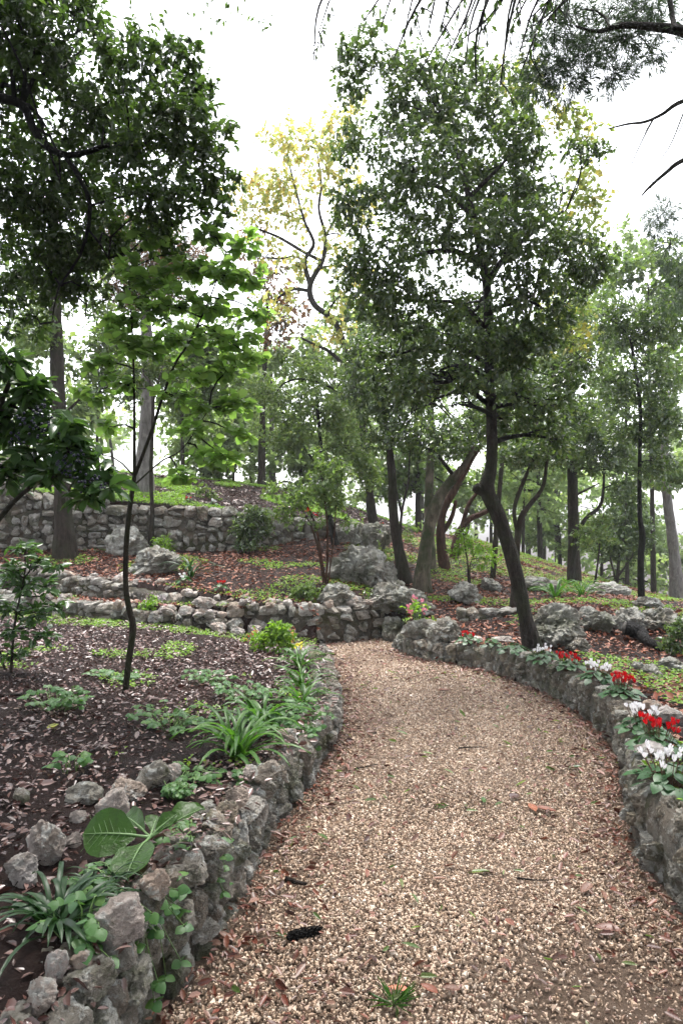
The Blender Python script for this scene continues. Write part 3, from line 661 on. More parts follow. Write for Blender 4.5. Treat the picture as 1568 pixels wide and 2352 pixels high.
COVER = 2.7
def leafy(mbl, mbt, c, rad, L, Wd, cover, rng, shape=4, per=9, droop=.25, shell=1.2, twig_r=.0025, spread_=2.6, upn=.6):
    area = math.pi * rad[0] * rad[2]; cover = cover * COVER; n = max(int(cover * area / (0.5 * L * Wd) / per), 3)
    tip, d = clump_pts(c, np.asarray(rad), n, rng, shell)
    # knock out small holes so that the sky shows through
    keep = np.array([noise.noise(Vector(t * (0.75 / max(L * 6, .25)))) + .35 * noise.noise(Vector(t * (2.2 / max(L * 6, .25)))) > -.2 for t in tip]); tip, d = tip[keep], d[keep]; n = len(tip)
    if n == 0: return
    tw = norm(d * .7 + rand_unit(rng, n) * .8 + np.array([0, 0, -droop * .6])); tl = L * spread_ * rng.uniform(.7, 1.4, n)
    st = tip - tw * tl[:, None] * .5
    if mbt is not None:
        V = np.stack([st, st + np.array([twig_r, 0, 0]), st + np.array([0, 0, twig_r * 1.4]), tip + tw * tl[:, None] * .5], 1).reshape(-1, 3)
        b = np.arange(n)[:, None, None] * 4
        mbt.add(V, None, (b + np.array([[0, 1, 3], [1, 2, 3], [2, 0, 3]])[None]).reshape(-1, 3))
    k = per; u = rng.random((n, k))
    p = st[:, None] + tw[:, None] * (tl[:, None] * u)[..., None]
    ax = norm(tw[:, None] * .45 + norm(rng.normal(size=(n, k, 3))) * .9 + np.array([0, 0, -droop]))
    nr = rng.normal(size=(n, k, 3)) * (1 - upn) * 1.2 + np.array([0, -.15, 1]) * upn * 1.2
    s = rng.lognormal(-.05, .3, n * k).clip(.45, 1.7)
    # neighbouring leaves share a tone, so light and dark sprays show
    tone = (np.repeat(rng.random(n), k) * .6 + rng.random(n * k) * .4)
    add_leaves(mbl, p.reshape(-1, 3), ax.reshape(-1, 3), nr.reshape(-1, 3), L * s, Wd * s, rng, shape, rnd=tone)

TRUNK = .70
def px_path(pts, Ydef):
    """[(px,py,width_px[,Y])] -> points, radii"""
    P, r = [], []
    for q in pts:
        Y = q[3] if len(q) > 3 else Ydef; P.append(at(q[0], q[1], Y)); r.append(q[2] / F * Y / 2 * TRUNK)
    return np.array(P), np.array(r)

def sweep(mb, P, r, step=.12, sides=9, rough=.10, seed=0.):
    ln = np.sum(np.linalg.norm(np.diff(P, axis=0), axis=1)); n = max(int(ln / step), 4)
    Q = catmull(P, n); rr = np.interp(np.linspace(0, len(P) - 1, n), np.arange(len(P)), r)
    tube(mb, Q, rr, sides, rough, .5, True, seed); return Q, rr

def limb(mb, a, b, r0, r1, rng, sides=5, sag=.12):
    ln = np.linalg.norm(b - a); m1 = a * .66 + b * .34 + rng.normal(0, .07, 3) * ln + np.array([0, 0, sag * ln]); m2 = a * .33 + b * .67 + rng.normal(0, .07, 3) * ln + np.array([0, 0, sag * .6 * ln])
    n = max(int(ln / .12), 5); Q = catmull([a, m1, m2, b], n); tube(mb, Q, np.linspace(r0, r1, n), sides, 0, .5, False); return Q

def tree(name, label, base, trunk, clumps, leaf, bark, Y, L=.05, Wd=.028, cover=2.2, seed=1, extra=(), group=None, shape=4, cat='tree', flare=1.35, twigs=True, per=9, droop=.25, upn=.6, side=10, limbs=True, trunk_world=None, leaf2=None, shell=1.2, limb_r=.3):
    """trunk: [(px,py,width[,Y])] from bottom to top; clumps: [(px,py,rx,ry[,Y[,depth[,cover]]])]"""
    rng = np.random.default_rng(seed)
    if trunk_world is not None: P, r = np.array([t[:3] for t in trunk_world], float), np.array([t[3] for t in trunk_world], float)
    else:
        P, r = px_path(trunk, Y)
        z0 = h1(P[0][0], P[0][1]); P[0][2] = z0 - .06
    root = thing(name, label, cat, (P[0][0], P[0][1], P[0][2] + .06), group)
    mb = MB(); r = r.copy(); r[0] *= flare
    Q, rr = sweep(mb, P, r, .1, side, .12, seed * 3.1)
    skel = [(Q, rr)]
    for e in extra:
        Pe, re = px_path(e, Y); q = sweep(mb, Pe, re, .1, 7, .10, seed * 1.7); skel.append(q)
    mb.build('trunk', M[bark], root)
    SQ = np.vstack([s[0] for s in skel]); SR = np.concatenate([s[1] for s in skel])
    bl, bt = MB(), MB(); bl2 = MB()
    for i, c in enumerate(clumps):
        Yc = c[4] if len(c) > 4 and c[4] else Y; dep = c[5] if len(c) > 5 and c[5] else max(c[2], c[3]) / F * Yc * .9; cov = c[6] if len(c) > 6 else cover
        cc = at(c[0], c[1], Yc); rad = np.array([c[2] / F * Yc, dep, c[3] / F * Yc])
        use2 = leaf2 is not None and len(c) > 7 and c[7]
        leafy(bl2 if use2 else bl, bt if twigs else None, cc, rad, L, Wd, cov, rng, shape, per, droop, shell, max(.0018, L * .05), upn=upn)
        if limbs:
            d = np.linalg.norm((SQ - cc) * np.array([1, 1, 1.0]), axis=1) + np.maximum(SQ[:, 2] - cc[2], 0) * 1.5
            j = int(np.argmin(d)); a = SQ[j]; r0 = min(SR[j] * .55, limb_r * .12)
            r0 = max(r0, .008); q = limb(bt, a, cc, r0, r0 * .35, rng)
            for _ in range(5):
                e, _d = clump_pts(cc, rad * .85, 1, rng, 2); s0 = q[int(len(q) * rng.uniform(.5, .95))]; limb(bt, s0, e[0], r0 * .4, r0 * .14, rng, 4, .05)
    if bl.n: tag(bl.build('crown', M[leaf], root), None, None, None, None)
    if bl2.n: bl2.build('crown', M[leaf2], root)
    if bt.n: bt.build('branches', M['twig'] if bark not in ('bark_black', 'bark_dark') else M['bark_black'], root)['kind'] = 'stuff'
    return root

# --- the leaning evergreen in front, right of the path
bp = hit(1226, 1508)
YM = 6.85
tree('evergreen_oak', 'leaning dark-trunked evergreen oak with a kinked stem beside the right wall', None,
     [(1228, 1508, 52), (1206, 1420, 47), (1180, 1300, 48), (1146, 1190, 50), (1118, 1126, 50), (1128, 1064, 38), (1128, 950, 36), (1122, 850, 34), (1122, 740, 32), (1116, 650, 29), (1100, 560, 25), (1075, 450, 20), (1050, 360, 15), (1010, 260, 10)],
     [(800, 120, 40, 50, 6.5, None, 1.0), (850, 70, 50, 50, 6.6, None, .8), (860, 150, 60, 50, 6.6), (960, 150, 70, 40, 6.7, None, 1.2), (1060, 150, 70, 40, 6.9, None, 1.2), (910, 230, 85, 75, 6.7), (1010, 260, 120, 100, 6.9), (1120, 235, 105, 85, 7.2), (1185, 310, 60, 80, 6.6), (950, 390, 125, 110, 6.5), (1100, 390, 140, 110, 7.3), (1210, 430, 90, 95, 6.8),
      (890, 540, 90, 100, 6.4), (1020, 545, 125, 100, 6.9), (1170, 550, 130, 105, 6.5), (1300, 570, 90, 70, 6.9), (1350, 625, 55, 45, 6.7), (875, 690, 80, 75, 6.5), (985, 720, 105, 85, 6.7), (1220, 680, 105, 75, 6.6), (1320, 660, 60, 40, 7.1),
      (900, 820, 80, 65, 6.9), (1010, 850, 85, 65, 6.6), (1180, 830, 80, 75, 6.7), (1245, 930, 75, 75, 6.9), (1150, 960, 60, 60, 7.2), (950, 930, 70, 55, 7.1), (1330, 335, 45, 35, 6.8), (1080, 720, 60, 60, 7.4), (840, 620, 40, 60, 6.4, None, 1.0), (1390, 600, 30, 40, 6.7, None, 1.0), (1290, 740, 30, 50, 6.6, None, 1.0), (1060, 930, 40, 50, 6.5, None, 1.0), (860, 880, 30, 50, 6.6, None, 1.0), (1280, 1010, 30, 40, 6.9, None, 1.0), (1390, 340, 26, 20, 6.8, None, .9), (800, 210, 45, 55, 6.6, None, 1.0), (805, 330, 45, 65, 6.6, None, 1.1), (800, 470, 50, 65, 6.5, None, 1.2), (800, 610, 40, 55, 6.5, None, 1.1), (1040, 790, 80, 50, 6.4, None, 1.4), (1140, 770, 70, 50, 6.4, None, 1.3), (1230, 790, 70, 50, 6.5, None, 1.4), (940, 880, 70, 50, 6.4, None, 1.3), (1080, 890, 60, 45, 6.4, None, 1.1), (1190, 910, 50, 45, 6.3, None, 1.1), (1300, 850, 50, 50, 6.8, None, 1.2)],
     'oak', 'bark_dark', YM, .05, .031, 1.38, 21, flare=1.5, droop=.5,
     extra=[[(1116, 655, 26), (1160, 590, 20), (1240, 520, 13), (1300, 480, 8)], [(1108, 610, 24), (1040, 575, 18), (960, 585, 13), (890, 610, 8)], [(1122, 765, 20), (1060, 700, 15), (970, 690, 9)], [(1088, 500, 20), (1010, 430, 14), (920, 420, 8)], [(1122, 880, 16), (1190, 820, 10), (1240, 800, 6)], [(1118, 1130, 46), (1100, 1124, 36), (1090, 1118, 34)], [(1080, 450, 16), (1150, 380, 10), (1200, 320, 6)]])

# --- trees of the group behind it
tree('strawberry_tree', 'thick pale mossy trunk bending right, in the group behind the outcrop', None,
     [(968, 1365, 52), (972, 1300, 46), (985, 1215, 40), (1005, 1150, 38), (1035, 1105, 32), (1065, 1070, 22), (1090, 1020, 14)],
     [(1010, 1010, 90, 60, 10.2), (1080, 960, 80, 70, 10.6), (930, 990, 70, 55, 10.4), (1000, 900, 90, 70, 10.8), (900, 900, 70, 70, 10.6)], 'oak', 'bark_pale', 10.5, .06, .036, 1.5, 31)
tree('slim_oak', 'slim dark trunk left of the thick pale one, leaning left', None,
     [(932, 1350, 40), (915, 1260, 34), (903, 1180, 30), (900, 1100, 28), (890, 1000, 20), (870, 880, 12)],
     [(870, 1010, 70, 50, 10.8), (850, 900, 80, 70, 11), (880, 800, 80, 70, 11.2), (830, 820, 50, 60, 11)], 'oak', 'bark_brown', 10.9, .06, .036, 1.4, 32)
tree('forked_sapling', 'thin forked bare stem in front of the slim dark trunk', None,
     [(906, 1368, 12), (915, 1270, 11), (922, 1180, 9), (930, 1140, 8), (938, 1100, 7), (940, 1050, 5)], [(940, 1030, 30, 25, 10.2)], 'mid', 'bark_dark', 10.1, .05, .03, 1.2, 33,
     extra=[[(922, 1180, 8), (908, 1120, 7), (902, 1080, 5)]])
tree('mossy_oak', 'upright green-mossed trunk behind the thick bending trunk', None,
     [(988, 1330, 32), (984, 1200, 30), (986, 1100, 28), (990, 1000, 24), (985, 850, 16)],
     [(1000, 790, 90, 70, 12.3), (930, 760, 70, 70, 12.4), (1060, 840, 80, 70, 12.3), (1080, 760, 60, 60, 12)], 'mid', 'bark_pale', 12.3, .065, .04, 1.3, 34)
tree('twisted_arbutus', 'twisted reddish trunk with peeling pale limb behind the bending trunk', None,
     [(1022, 1312, 32), (1012, 1240, 30), (1016, 1180, 26), (1040, 1130, 26), (1062, 1090, 26), (1085, 1050, 20), (1120, 1000, 12)],
     [(1120, 960, 80, 60, 12.8), (1060, 1010, 60, 40, 12.6), (1170, 1020, 70, 50, 13)], 'mid', 'bark_red', 12.6, .06, .036, 1.2, 35,
     extra=[[(1014, 1225, 18), (1036, 1190, 16), (1046, 1150, 12)]])
tree('curving_arbutus', 'reddish limbs arching right from a hidden foot, left of the leaning trunk', None,
     [(1040, 1290, 26), (1050, 1230, 22), (1075, 1195, 20), (1105, 1180, 17), (1135, 1165, 12)],
     [(1140, 1090, 50, 30, 13.4)], 'mid', 'bark_red', 13.6, .06, .036, .8, 36, extra=[[(1060, 1210, 15), (1075, 1160, 14), (1098, 1125, 10), (1110, 1080, 8)]])
tree('forked_oak', 'forked brown trunk rising just behind the leaning tree', None,
     [(1178, 1425, 26), (1182, 1340, 24), (1186, 1250, 24), (1196, 1190, 22), (1215, 1160, 16), (1245, 1120, 13), (1255, 1060, 10), (1262, 1000, 7)],
     [(1260, 1020, 80, 55, 9.2), (1200, 1030, 60, 50, 9), (1300, 950, 70, 60, 9.4), (1230, 900, 70, 60, 9.3)], 'oak', 'bark_brown', 9.0, .058, .036, 1.4, 37,
     extra=[[(1190, 1235, 15), (1180, 1170, 13), (1200, 1110, 14), (1225, 1050, 9)]])
tree('straight_pine', 'straight thick brown trunk standing on the crest of the hill', None,
     [(1318, 1338, 38), (1316, 1250, 36), (1314, 1120, 34), (1312, 1000, 31), (1310, 850, 26), (1308, 700, 18)],
     [(1290, 1040, 80, 45, 13.5), (1330, 940, 80, 60, 13.7), (1270, 850, 70, 60, 14), (1350, 820, 70, 70, 13.8), (1300, 740, 80, 70, 14), (1370, 1080, 50, 35, 13.2)], 'mid', 'bark_brown', 13.9, .075, .05, 1.25, 38,
     extra=[[(1316, 1140, 9), (1345, 1125, 7), (1375, 1110, 4)]])
tree('crooked_tree', 'crooked dark stem winding up beside the straight thick trunk', None,
     [(1308, 1345, 20), (1316, 1280, 18), (1330, 1220, 16), (1345, 1190, 13), (1375, 1165, 12), (1384, 1130, 10), (1386, 1080, 7)],
     [(1390, 1060, 60, 45, 12.9), (1420, 1000, 60, 55, 12.8), (1360, 980, 60, 50, 12.9), (1440, 1110, 50, 40, 12.6)], 'oak', 'bark_dark', 13.0, .065, .042, 1.5, 39)
tree('slender_tree', 'slender nearly black trunk on the crest near the right edge', None,
     [(1472, 1388, 18), (1470, 1290, 20), (1474, 1230, 20), (1468, 1180, 15), (1468, 1050, 13), (1470, 960, 12), (1462, 870, 11), (1448, 790, 8)],
     [(1460, 1000, 70, 55, 9.7), (1500, 880, 60, 70, 9.8), (1420, 880, 60, 70, 9.6), (1440, 760, 70, 70, 9.9), (1520, 740, 60, 80, 9.7), (1500, 1060, 60, 50, 9.6), (1390, 720, 50, 50, 9.8), (1530, 960, 50, 60, 9.5)], 'oak', 'bark_black', 9.7, .055, .034, 1.25, 40)
tree('grey_pine', 'pale grey pine trunk at the right edge behind the slender tree', None,
     [(1556, 1372, 40), (1548, 1280, 36), (1538, 1200, 32), (1528, 1120, 28), (1525, 1040, 24), (1530, 900, 18)],
     [(1530, 850, 60, 70, 14), (1560, 980, 50, 60, 14), (1540, 1090, 50, 40, 13.6)], 'mid', 'bark_grey', 14.5, .075, .05, 1.3, 41)
tree('bushy_tree', 'dark rounded bushy tree behind the slender trunk', None,
     [(1415, 1330, 10), (1420, 1290, 9), (1430, 1240, 6)], [(1425, 1200, 70, 50, 16), (1400, 1250, 50, 40, 15.6), (1460, 1250, 50, 40, 15.8), (1440, 1150, 50, 40, 16)], 'oak', 'bark_brown', 15.5, .08, .05, 1.9, 42,
     extra=[[(1412, 1330, 7), (1400, 1280, 5)], [(1418, 1325, 7), (1450, 1280, 5)]])
tree('slope_sapling', 'thin sapling with fresh green leaves on the red-leafed slope', None,
     [(1076, 1345, 7), (1074, 1300, 6), (1068, 1260, 5), (1062, 1220, 4)], [(1062, 1225, 26, 16, 10.6), (1100, 1262, 36, 14, 10.6), (1050, 1262, 24, 14, 10.6), (1120, 1285, 26, 12, 10.5), (1085, 1245, 26, 12, 10.7)], 'cover', 'bark_brown', 10.6, .07, .032, .9, 43,
     extra=[[(1080, 1345, 5), (1078, 1300, 4), (1090, 1270, 3)]], cat='sapling')
tree('glossy_sapling', 'small glossy-leaved sapling on the crest right of the crooked stem', None,
     [(1362, 1355, 7), (1372, 1290, 6), (1378, 1230, 5), (1385, 1180, 4)], [(1360, 1220, 40, 20, 12.5), (1390, 1240, 34, 20, 12.4), (1350, 1250, 30, 16, 12.4), (1380, 1200, 26, 16, 12.6)], 'mid', 'bark_brown', 12.5, .07, .04, 1.2, 44, cat='sapling')

# --- autumn trees and backdrop
tree('autumn_tree', 'tall tree with sinuous limbs and thin yellow autumn leaves', None,
     [(860, 1230, 26, 14.6), (842, 1080, 23), (826, 930, 21), (806, 850, 20), (772, 745, 20), (722, 700, 19), (712, 655, 18), (742, 595, 15), (746, 540, 12), (732, 480, 9), (738, 420, 7), (728, 350, 4)],
     [(650, 320, 60, 50), (700, 330, 80, 55), (770, 320, 60, 60), (690, 420, 90, 60), (790, 420, 70, 70), (640, 420, 60, 60), (780, 540, 60, 70), (600, 470, 60, 45), (820, 620, 60, 70), (660, 500, 60, 40), (780, 680, 50, 60), (560, 430, 50, 40), (820, 260, 50, 50), (560, 520, 50, 40), (610, 590, 60, 40), (690, 610, 50, 40), (770, 770, 60, 50), (640, 700, 60, 40), (840, 480, 50, 60)],
     'yellow', 'bark_dark', 14.4, .10, .07, .5, 51, droop=.35, per=6, limb_r=.25,
     extra=[[(712, 655, 18), (700, 600, 14), (720, 560, 12), (700, 510, 9), (680, 440, 7), (660, 360, 5)], [(714, 668, 14), (670, 665, 10), (630, 690, 7)], [(740, 600, 12), (700, 580, 11), (640, 545, 10), (590, 525, 6)], [(746, 545, 10), (780, 480, 7), (800, 420, 5)], [(800, 850, 16), (760, 810, 12), (720, 790, 9), (690, 775, 6)]])
tree('russet_tree', 'reddish thin-leaved tree glimpsed between the left canopy and the autumn tree', None,
     [(600, 1110, 22), (603, 950, 18), (610, 800, 14), (615, 680, 9)], [(610, 640, 60, 50, 17), (660, 700, 60, 50, 17), (580, 560, 50, 50, 17), (640, 760, 60, 50, 17)], 'russet', 'bark_brown', 17.5, .12, .07, .6, 52, per=6)
tree('golden_tree', 'yellow-green tree showing behind the right side of the leaning oak', None,
     [(1130, 1280, 15), (1160, 1000, 13), (1220, 700, 10), (1290, 450, 6)],
     [(1330, 300, 60, 45), (1340, 430, 55, 70), (1340, 520, 60, 70), (1230, 190, 60, 70), (1160, 190, 60, 50), (1300, 680, 60, 50), (1290, 260, 40, 30), (1250, 760, 60, 50), (1340, 780, 50, 50)], 'golden', 'bark_brown', 12.2, .10, .07, .75, 53, per=6)
tree('olive_tree', 'dull green tree arching over the many-stemmed shrub', None,
     [(772, 1262, 20), (760, 1200, 18), (745, 1130, 15), (736, 1020, 13), (726, 900, 9)],
     [(690, 930, 80, 55, 12.6), (640, 985, 60, 45, 12.4), (720, 860, 80, 45, 12.8), (780, 940, 70, 70, 12.9), (680, 1000, 70, 40, 12.4), (800, 1030, 60, 50, 12.8), (610, 900, 50, 40, 12.8), (840, 1080, 50, 50, 12.8)], 'mid', 'bark_black', 12.7, .065, .036, 1.3, 54,
     extra=[[(800, 915, 9), (750, 885, 8), (690, 870, 6), (650, 882, 5), (630, 910, 3)], [(742, 1090, 9), (715, 1050, 7), (690, 1020, 5)]])
BACK_G = 'trees beyond the upper terrace'
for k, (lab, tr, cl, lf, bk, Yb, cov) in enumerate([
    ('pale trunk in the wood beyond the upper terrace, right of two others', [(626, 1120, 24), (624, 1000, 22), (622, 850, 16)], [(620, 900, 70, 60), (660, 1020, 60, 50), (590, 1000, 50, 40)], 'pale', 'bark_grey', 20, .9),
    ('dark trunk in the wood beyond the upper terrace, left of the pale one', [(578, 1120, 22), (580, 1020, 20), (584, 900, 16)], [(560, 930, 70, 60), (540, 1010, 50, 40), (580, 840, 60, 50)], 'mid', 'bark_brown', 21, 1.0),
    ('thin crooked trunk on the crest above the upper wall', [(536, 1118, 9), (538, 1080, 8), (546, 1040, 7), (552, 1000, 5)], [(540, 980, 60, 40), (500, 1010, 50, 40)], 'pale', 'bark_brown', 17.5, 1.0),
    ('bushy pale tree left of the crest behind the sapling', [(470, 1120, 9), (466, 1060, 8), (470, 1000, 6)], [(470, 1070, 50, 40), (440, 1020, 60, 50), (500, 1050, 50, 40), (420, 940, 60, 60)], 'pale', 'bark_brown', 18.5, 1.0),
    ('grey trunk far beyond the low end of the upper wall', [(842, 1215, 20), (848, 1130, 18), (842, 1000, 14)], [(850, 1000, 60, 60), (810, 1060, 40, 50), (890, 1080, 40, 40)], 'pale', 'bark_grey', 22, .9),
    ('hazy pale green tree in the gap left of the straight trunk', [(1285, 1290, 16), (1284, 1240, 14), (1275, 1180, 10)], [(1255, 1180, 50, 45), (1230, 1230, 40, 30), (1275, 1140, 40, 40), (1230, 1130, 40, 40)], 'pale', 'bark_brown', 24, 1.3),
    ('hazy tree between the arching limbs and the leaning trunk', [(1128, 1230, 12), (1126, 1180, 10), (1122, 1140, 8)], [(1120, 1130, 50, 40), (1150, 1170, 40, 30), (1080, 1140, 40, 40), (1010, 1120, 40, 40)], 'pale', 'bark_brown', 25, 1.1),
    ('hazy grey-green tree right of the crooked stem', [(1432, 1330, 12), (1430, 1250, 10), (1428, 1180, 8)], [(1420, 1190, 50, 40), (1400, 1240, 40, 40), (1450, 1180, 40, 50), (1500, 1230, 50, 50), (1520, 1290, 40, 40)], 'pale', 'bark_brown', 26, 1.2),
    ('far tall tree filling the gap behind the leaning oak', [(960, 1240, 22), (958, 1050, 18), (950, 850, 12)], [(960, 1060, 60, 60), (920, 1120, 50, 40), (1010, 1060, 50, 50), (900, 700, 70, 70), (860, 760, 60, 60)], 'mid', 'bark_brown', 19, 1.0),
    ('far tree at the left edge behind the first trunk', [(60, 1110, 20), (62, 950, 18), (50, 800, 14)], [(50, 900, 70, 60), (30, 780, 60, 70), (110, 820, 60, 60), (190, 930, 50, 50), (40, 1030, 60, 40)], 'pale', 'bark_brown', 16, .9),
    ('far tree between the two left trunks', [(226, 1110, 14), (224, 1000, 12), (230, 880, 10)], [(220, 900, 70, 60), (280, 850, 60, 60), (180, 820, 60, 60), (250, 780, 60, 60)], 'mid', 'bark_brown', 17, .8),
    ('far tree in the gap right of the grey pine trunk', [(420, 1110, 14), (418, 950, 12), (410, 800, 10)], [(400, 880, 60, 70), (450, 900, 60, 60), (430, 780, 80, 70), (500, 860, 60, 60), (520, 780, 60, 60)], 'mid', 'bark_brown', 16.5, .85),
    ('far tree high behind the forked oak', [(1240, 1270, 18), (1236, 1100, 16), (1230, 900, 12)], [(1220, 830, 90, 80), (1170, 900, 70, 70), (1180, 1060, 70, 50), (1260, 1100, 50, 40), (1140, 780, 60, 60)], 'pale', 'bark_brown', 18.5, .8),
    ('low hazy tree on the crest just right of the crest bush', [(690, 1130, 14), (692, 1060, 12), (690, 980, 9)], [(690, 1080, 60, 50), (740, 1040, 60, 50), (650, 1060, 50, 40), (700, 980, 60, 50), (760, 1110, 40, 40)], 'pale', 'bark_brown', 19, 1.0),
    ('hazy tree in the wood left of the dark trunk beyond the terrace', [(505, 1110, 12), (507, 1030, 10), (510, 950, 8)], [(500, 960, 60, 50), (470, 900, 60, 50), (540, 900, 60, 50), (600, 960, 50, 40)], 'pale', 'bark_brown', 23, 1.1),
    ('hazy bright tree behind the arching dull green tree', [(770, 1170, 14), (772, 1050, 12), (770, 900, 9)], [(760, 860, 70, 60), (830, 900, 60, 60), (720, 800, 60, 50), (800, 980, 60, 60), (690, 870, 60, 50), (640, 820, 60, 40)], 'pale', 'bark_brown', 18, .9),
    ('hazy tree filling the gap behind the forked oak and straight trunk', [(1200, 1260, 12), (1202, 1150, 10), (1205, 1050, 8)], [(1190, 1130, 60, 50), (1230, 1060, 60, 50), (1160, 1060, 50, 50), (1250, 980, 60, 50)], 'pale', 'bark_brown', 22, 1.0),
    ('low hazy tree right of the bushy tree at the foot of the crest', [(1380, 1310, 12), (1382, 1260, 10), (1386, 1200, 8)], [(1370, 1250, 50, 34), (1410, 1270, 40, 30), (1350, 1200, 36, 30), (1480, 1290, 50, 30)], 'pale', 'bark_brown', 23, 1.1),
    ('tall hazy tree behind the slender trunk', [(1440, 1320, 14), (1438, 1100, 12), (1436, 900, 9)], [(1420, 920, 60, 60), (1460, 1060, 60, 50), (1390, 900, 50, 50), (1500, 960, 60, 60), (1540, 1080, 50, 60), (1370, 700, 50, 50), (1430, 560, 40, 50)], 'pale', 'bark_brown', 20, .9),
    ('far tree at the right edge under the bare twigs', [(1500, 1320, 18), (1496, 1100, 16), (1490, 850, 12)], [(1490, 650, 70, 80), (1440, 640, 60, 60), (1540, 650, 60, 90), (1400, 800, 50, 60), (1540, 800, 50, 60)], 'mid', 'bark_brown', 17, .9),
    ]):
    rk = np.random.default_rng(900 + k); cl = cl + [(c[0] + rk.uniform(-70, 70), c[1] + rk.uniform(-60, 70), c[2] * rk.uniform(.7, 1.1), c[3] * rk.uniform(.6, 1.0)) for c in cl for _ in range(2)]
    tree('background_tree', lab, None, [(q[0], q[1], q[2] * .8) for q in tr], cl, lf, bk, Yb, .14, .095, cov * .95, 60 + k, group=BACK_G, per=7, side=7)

def distant_wood():
    rng = np.random.default_rng(1234); bl, bt = MB(), MB()
    for i in range(150):
        Yw = rng.uniform(27, 40); px = rng.uniform(-150, 1720); top = np.interp(px, [0, 350, 700, 1000, 1300, 1568], [900, 960, 900, 930, 1010, 960]); py = rng.uniform(top, 1310)
        leafy(bl, None, at(px, py, Yw), np.array([1.3, 1.0, 1.0]) * rng.uniform(.6, 1.3), .28, .18, .36, rng, 4, 6, .2)
        if i % 3 == 0: c = at(px, py, Yw); tube(bt, catmull([np.array([c[0], c[1], h1(c[0], c[1]) - .1]), c * .6 + np.array([c[0], c[1], h1(c[0], c[1])]) * .4 + rng.normal(0, .2, 3), c], 7), np.linspace(.13, .05, 7), 6)
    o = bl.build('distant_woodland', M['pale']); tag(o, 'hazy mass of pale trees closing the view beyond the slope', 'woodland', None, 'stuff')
    t = bt.build('trunks', M['bark_brown'], o); t['kind'] = 'stuff'
distant_wood()
# --- left side trees
tree('rough_barked_tree', 'dark rough trunk with a blackened foot on the middle terrace at left', None,
     [(150, 1276, 64), (147, 1180, 56), (142, 1050, 50), (134, 900, 46), (128, 740, 40), (124, 600, 32), (118, 420, 20)],
     [(70, 660, 90, 70, 11), (170, 600, 90, 80, 11), (80, 760, 60, 50, 10.6), (200, 700, 70, 60, 11.2)], 'mid', 'bark_brown', 10.8, .07, .045, 1.0, 81,
     extra=[[(136, 960, 12), (165, 935, 9), (195, 905, 6)]])
tree('terrace_pine', 'stout grey pine trunk rising behind the upper wall at left', None,
     [(330, 1160, 58), (332, 1050, 54), (338, 930, 42), (338, 800, 38), (332, 650, 28)],
     [(320, 660, 90, 70, 13), (400, 600, 80, 80, 13), (280, 560, 80, 70, 13)], 'russet', 'bark_grey', 13.2, .12, .02, 1.0, 82, per=7)
tree('climbing_tree', 'thin crooked brown stem growing against the grey pine trunk', None,
     [(345, 1225, 17), (350, 1180, 14), (347, 1100, 13), (350, 1000, 12), (352, 920, 11), (345, 880, 8), (330, 860, 6)],
     [(330, 850, 60, 45, 12), (390, 840, 50, 40, 12), (420, 900, 40, 40, 12), (290, 900, 40, 40, 12)], 'mid', 'bark_brown', 11.55, .06, .035, 1.2, 83, extra=[[(352, 925, 8), (362, 880, 6), (372, 850, 4)]])
tree('dark_evergreen', 'dark evergreen whose leafy limbs hang into the picture at top left', None, None,
     [(110, -10, 90, 50, 4.8), (20, -30, 90, 60, 4.7), (190, 40, 60, 40, 4.9), (50, 60, 110, 110, 4.6), (60, 200, 90, 90, 5), (170, 110, 110, 80, 4.9), (280, 150, 90, 75, 4.6), (380, 150, 75, 60, 4.9), (240, 260, 120, 80, 5.1), (400, 260, 80, 70, 4.6), (450, 210, 50, 50, 5), (120, 330, 130, 80, 5.3), (330, 360, 110, 80, 4.9), (450, 350, 55, 70, 4.7), (60, 440, 110, 90, 4.8),
      (200, 440, 110, 80, 5.2), (350, 470, 100, 70, 4.6), (470, 430, 55, 50, 4.9), (120, 560, 110, 80, 4.9), (270, 570, 100, 70, 5.1), (40, 600, 80, 80, 5.2), (400, 560, 60, 50, 5), (150, 660, 80, 45, 5), (540, 415, 50, 26, 4.9), (495, 310, 46, 50, 4.8, None, .7), (500, 490, 55, 45, 4.8, None, .9), (440, 600, 70, 50, 4.9, None, .8), (320, 690, 80, 50, 5, None, .7), (230, 690, 80, 50, 5.1, None, .7), (60, 730, 70, 50, 5, None, .8), (420, 110, 50, 45, 4.8, None, .6), (330, 80, 60, 40, 4.7, None, .6), (-60, 300, 80, 200, 4.8), (-40, 650, 60, 80, 5), (-500, 100, 400, 300, 3.4, .9, .5), (-900, 500, 500, 450, 2.4, .9), (-700, -300, 700, 350, 2.6, .9)],
     'dark', 'bark_black', 4.8, .046, .026, 1.55, 84, shape=6, trunk_world=[(-3.3, 4.9, h1(-3.3, 4.9) - .06, .17), (-3.25, 4.9, 1.8, .14), (-3.15, 4.9, 3.4, .12), (-2.9, 4.85, 4.6, .10), (-2.6, 4.8, 5.6, .07)],
     extra=[[(-180, 200, 44, 4.9), (0, 225, 32), (55, 245, 28), (75, 290, 25), (105, 335, 24), (150, 356, 22), (200, 350, 18), (260, 330, 14), (330, 335, 9)], [(150, 358, 16), (178, 400, 14), (206, 460, 13), (202, 530, 12), (178, 600, 9), (135, 660, 6), (120, 740, 4)], [(202, 525, 7), (240, 575, 6), (265, 630, 3)], [(75, 290, 10), (130, 330, 8), (140, 420, 5)]])

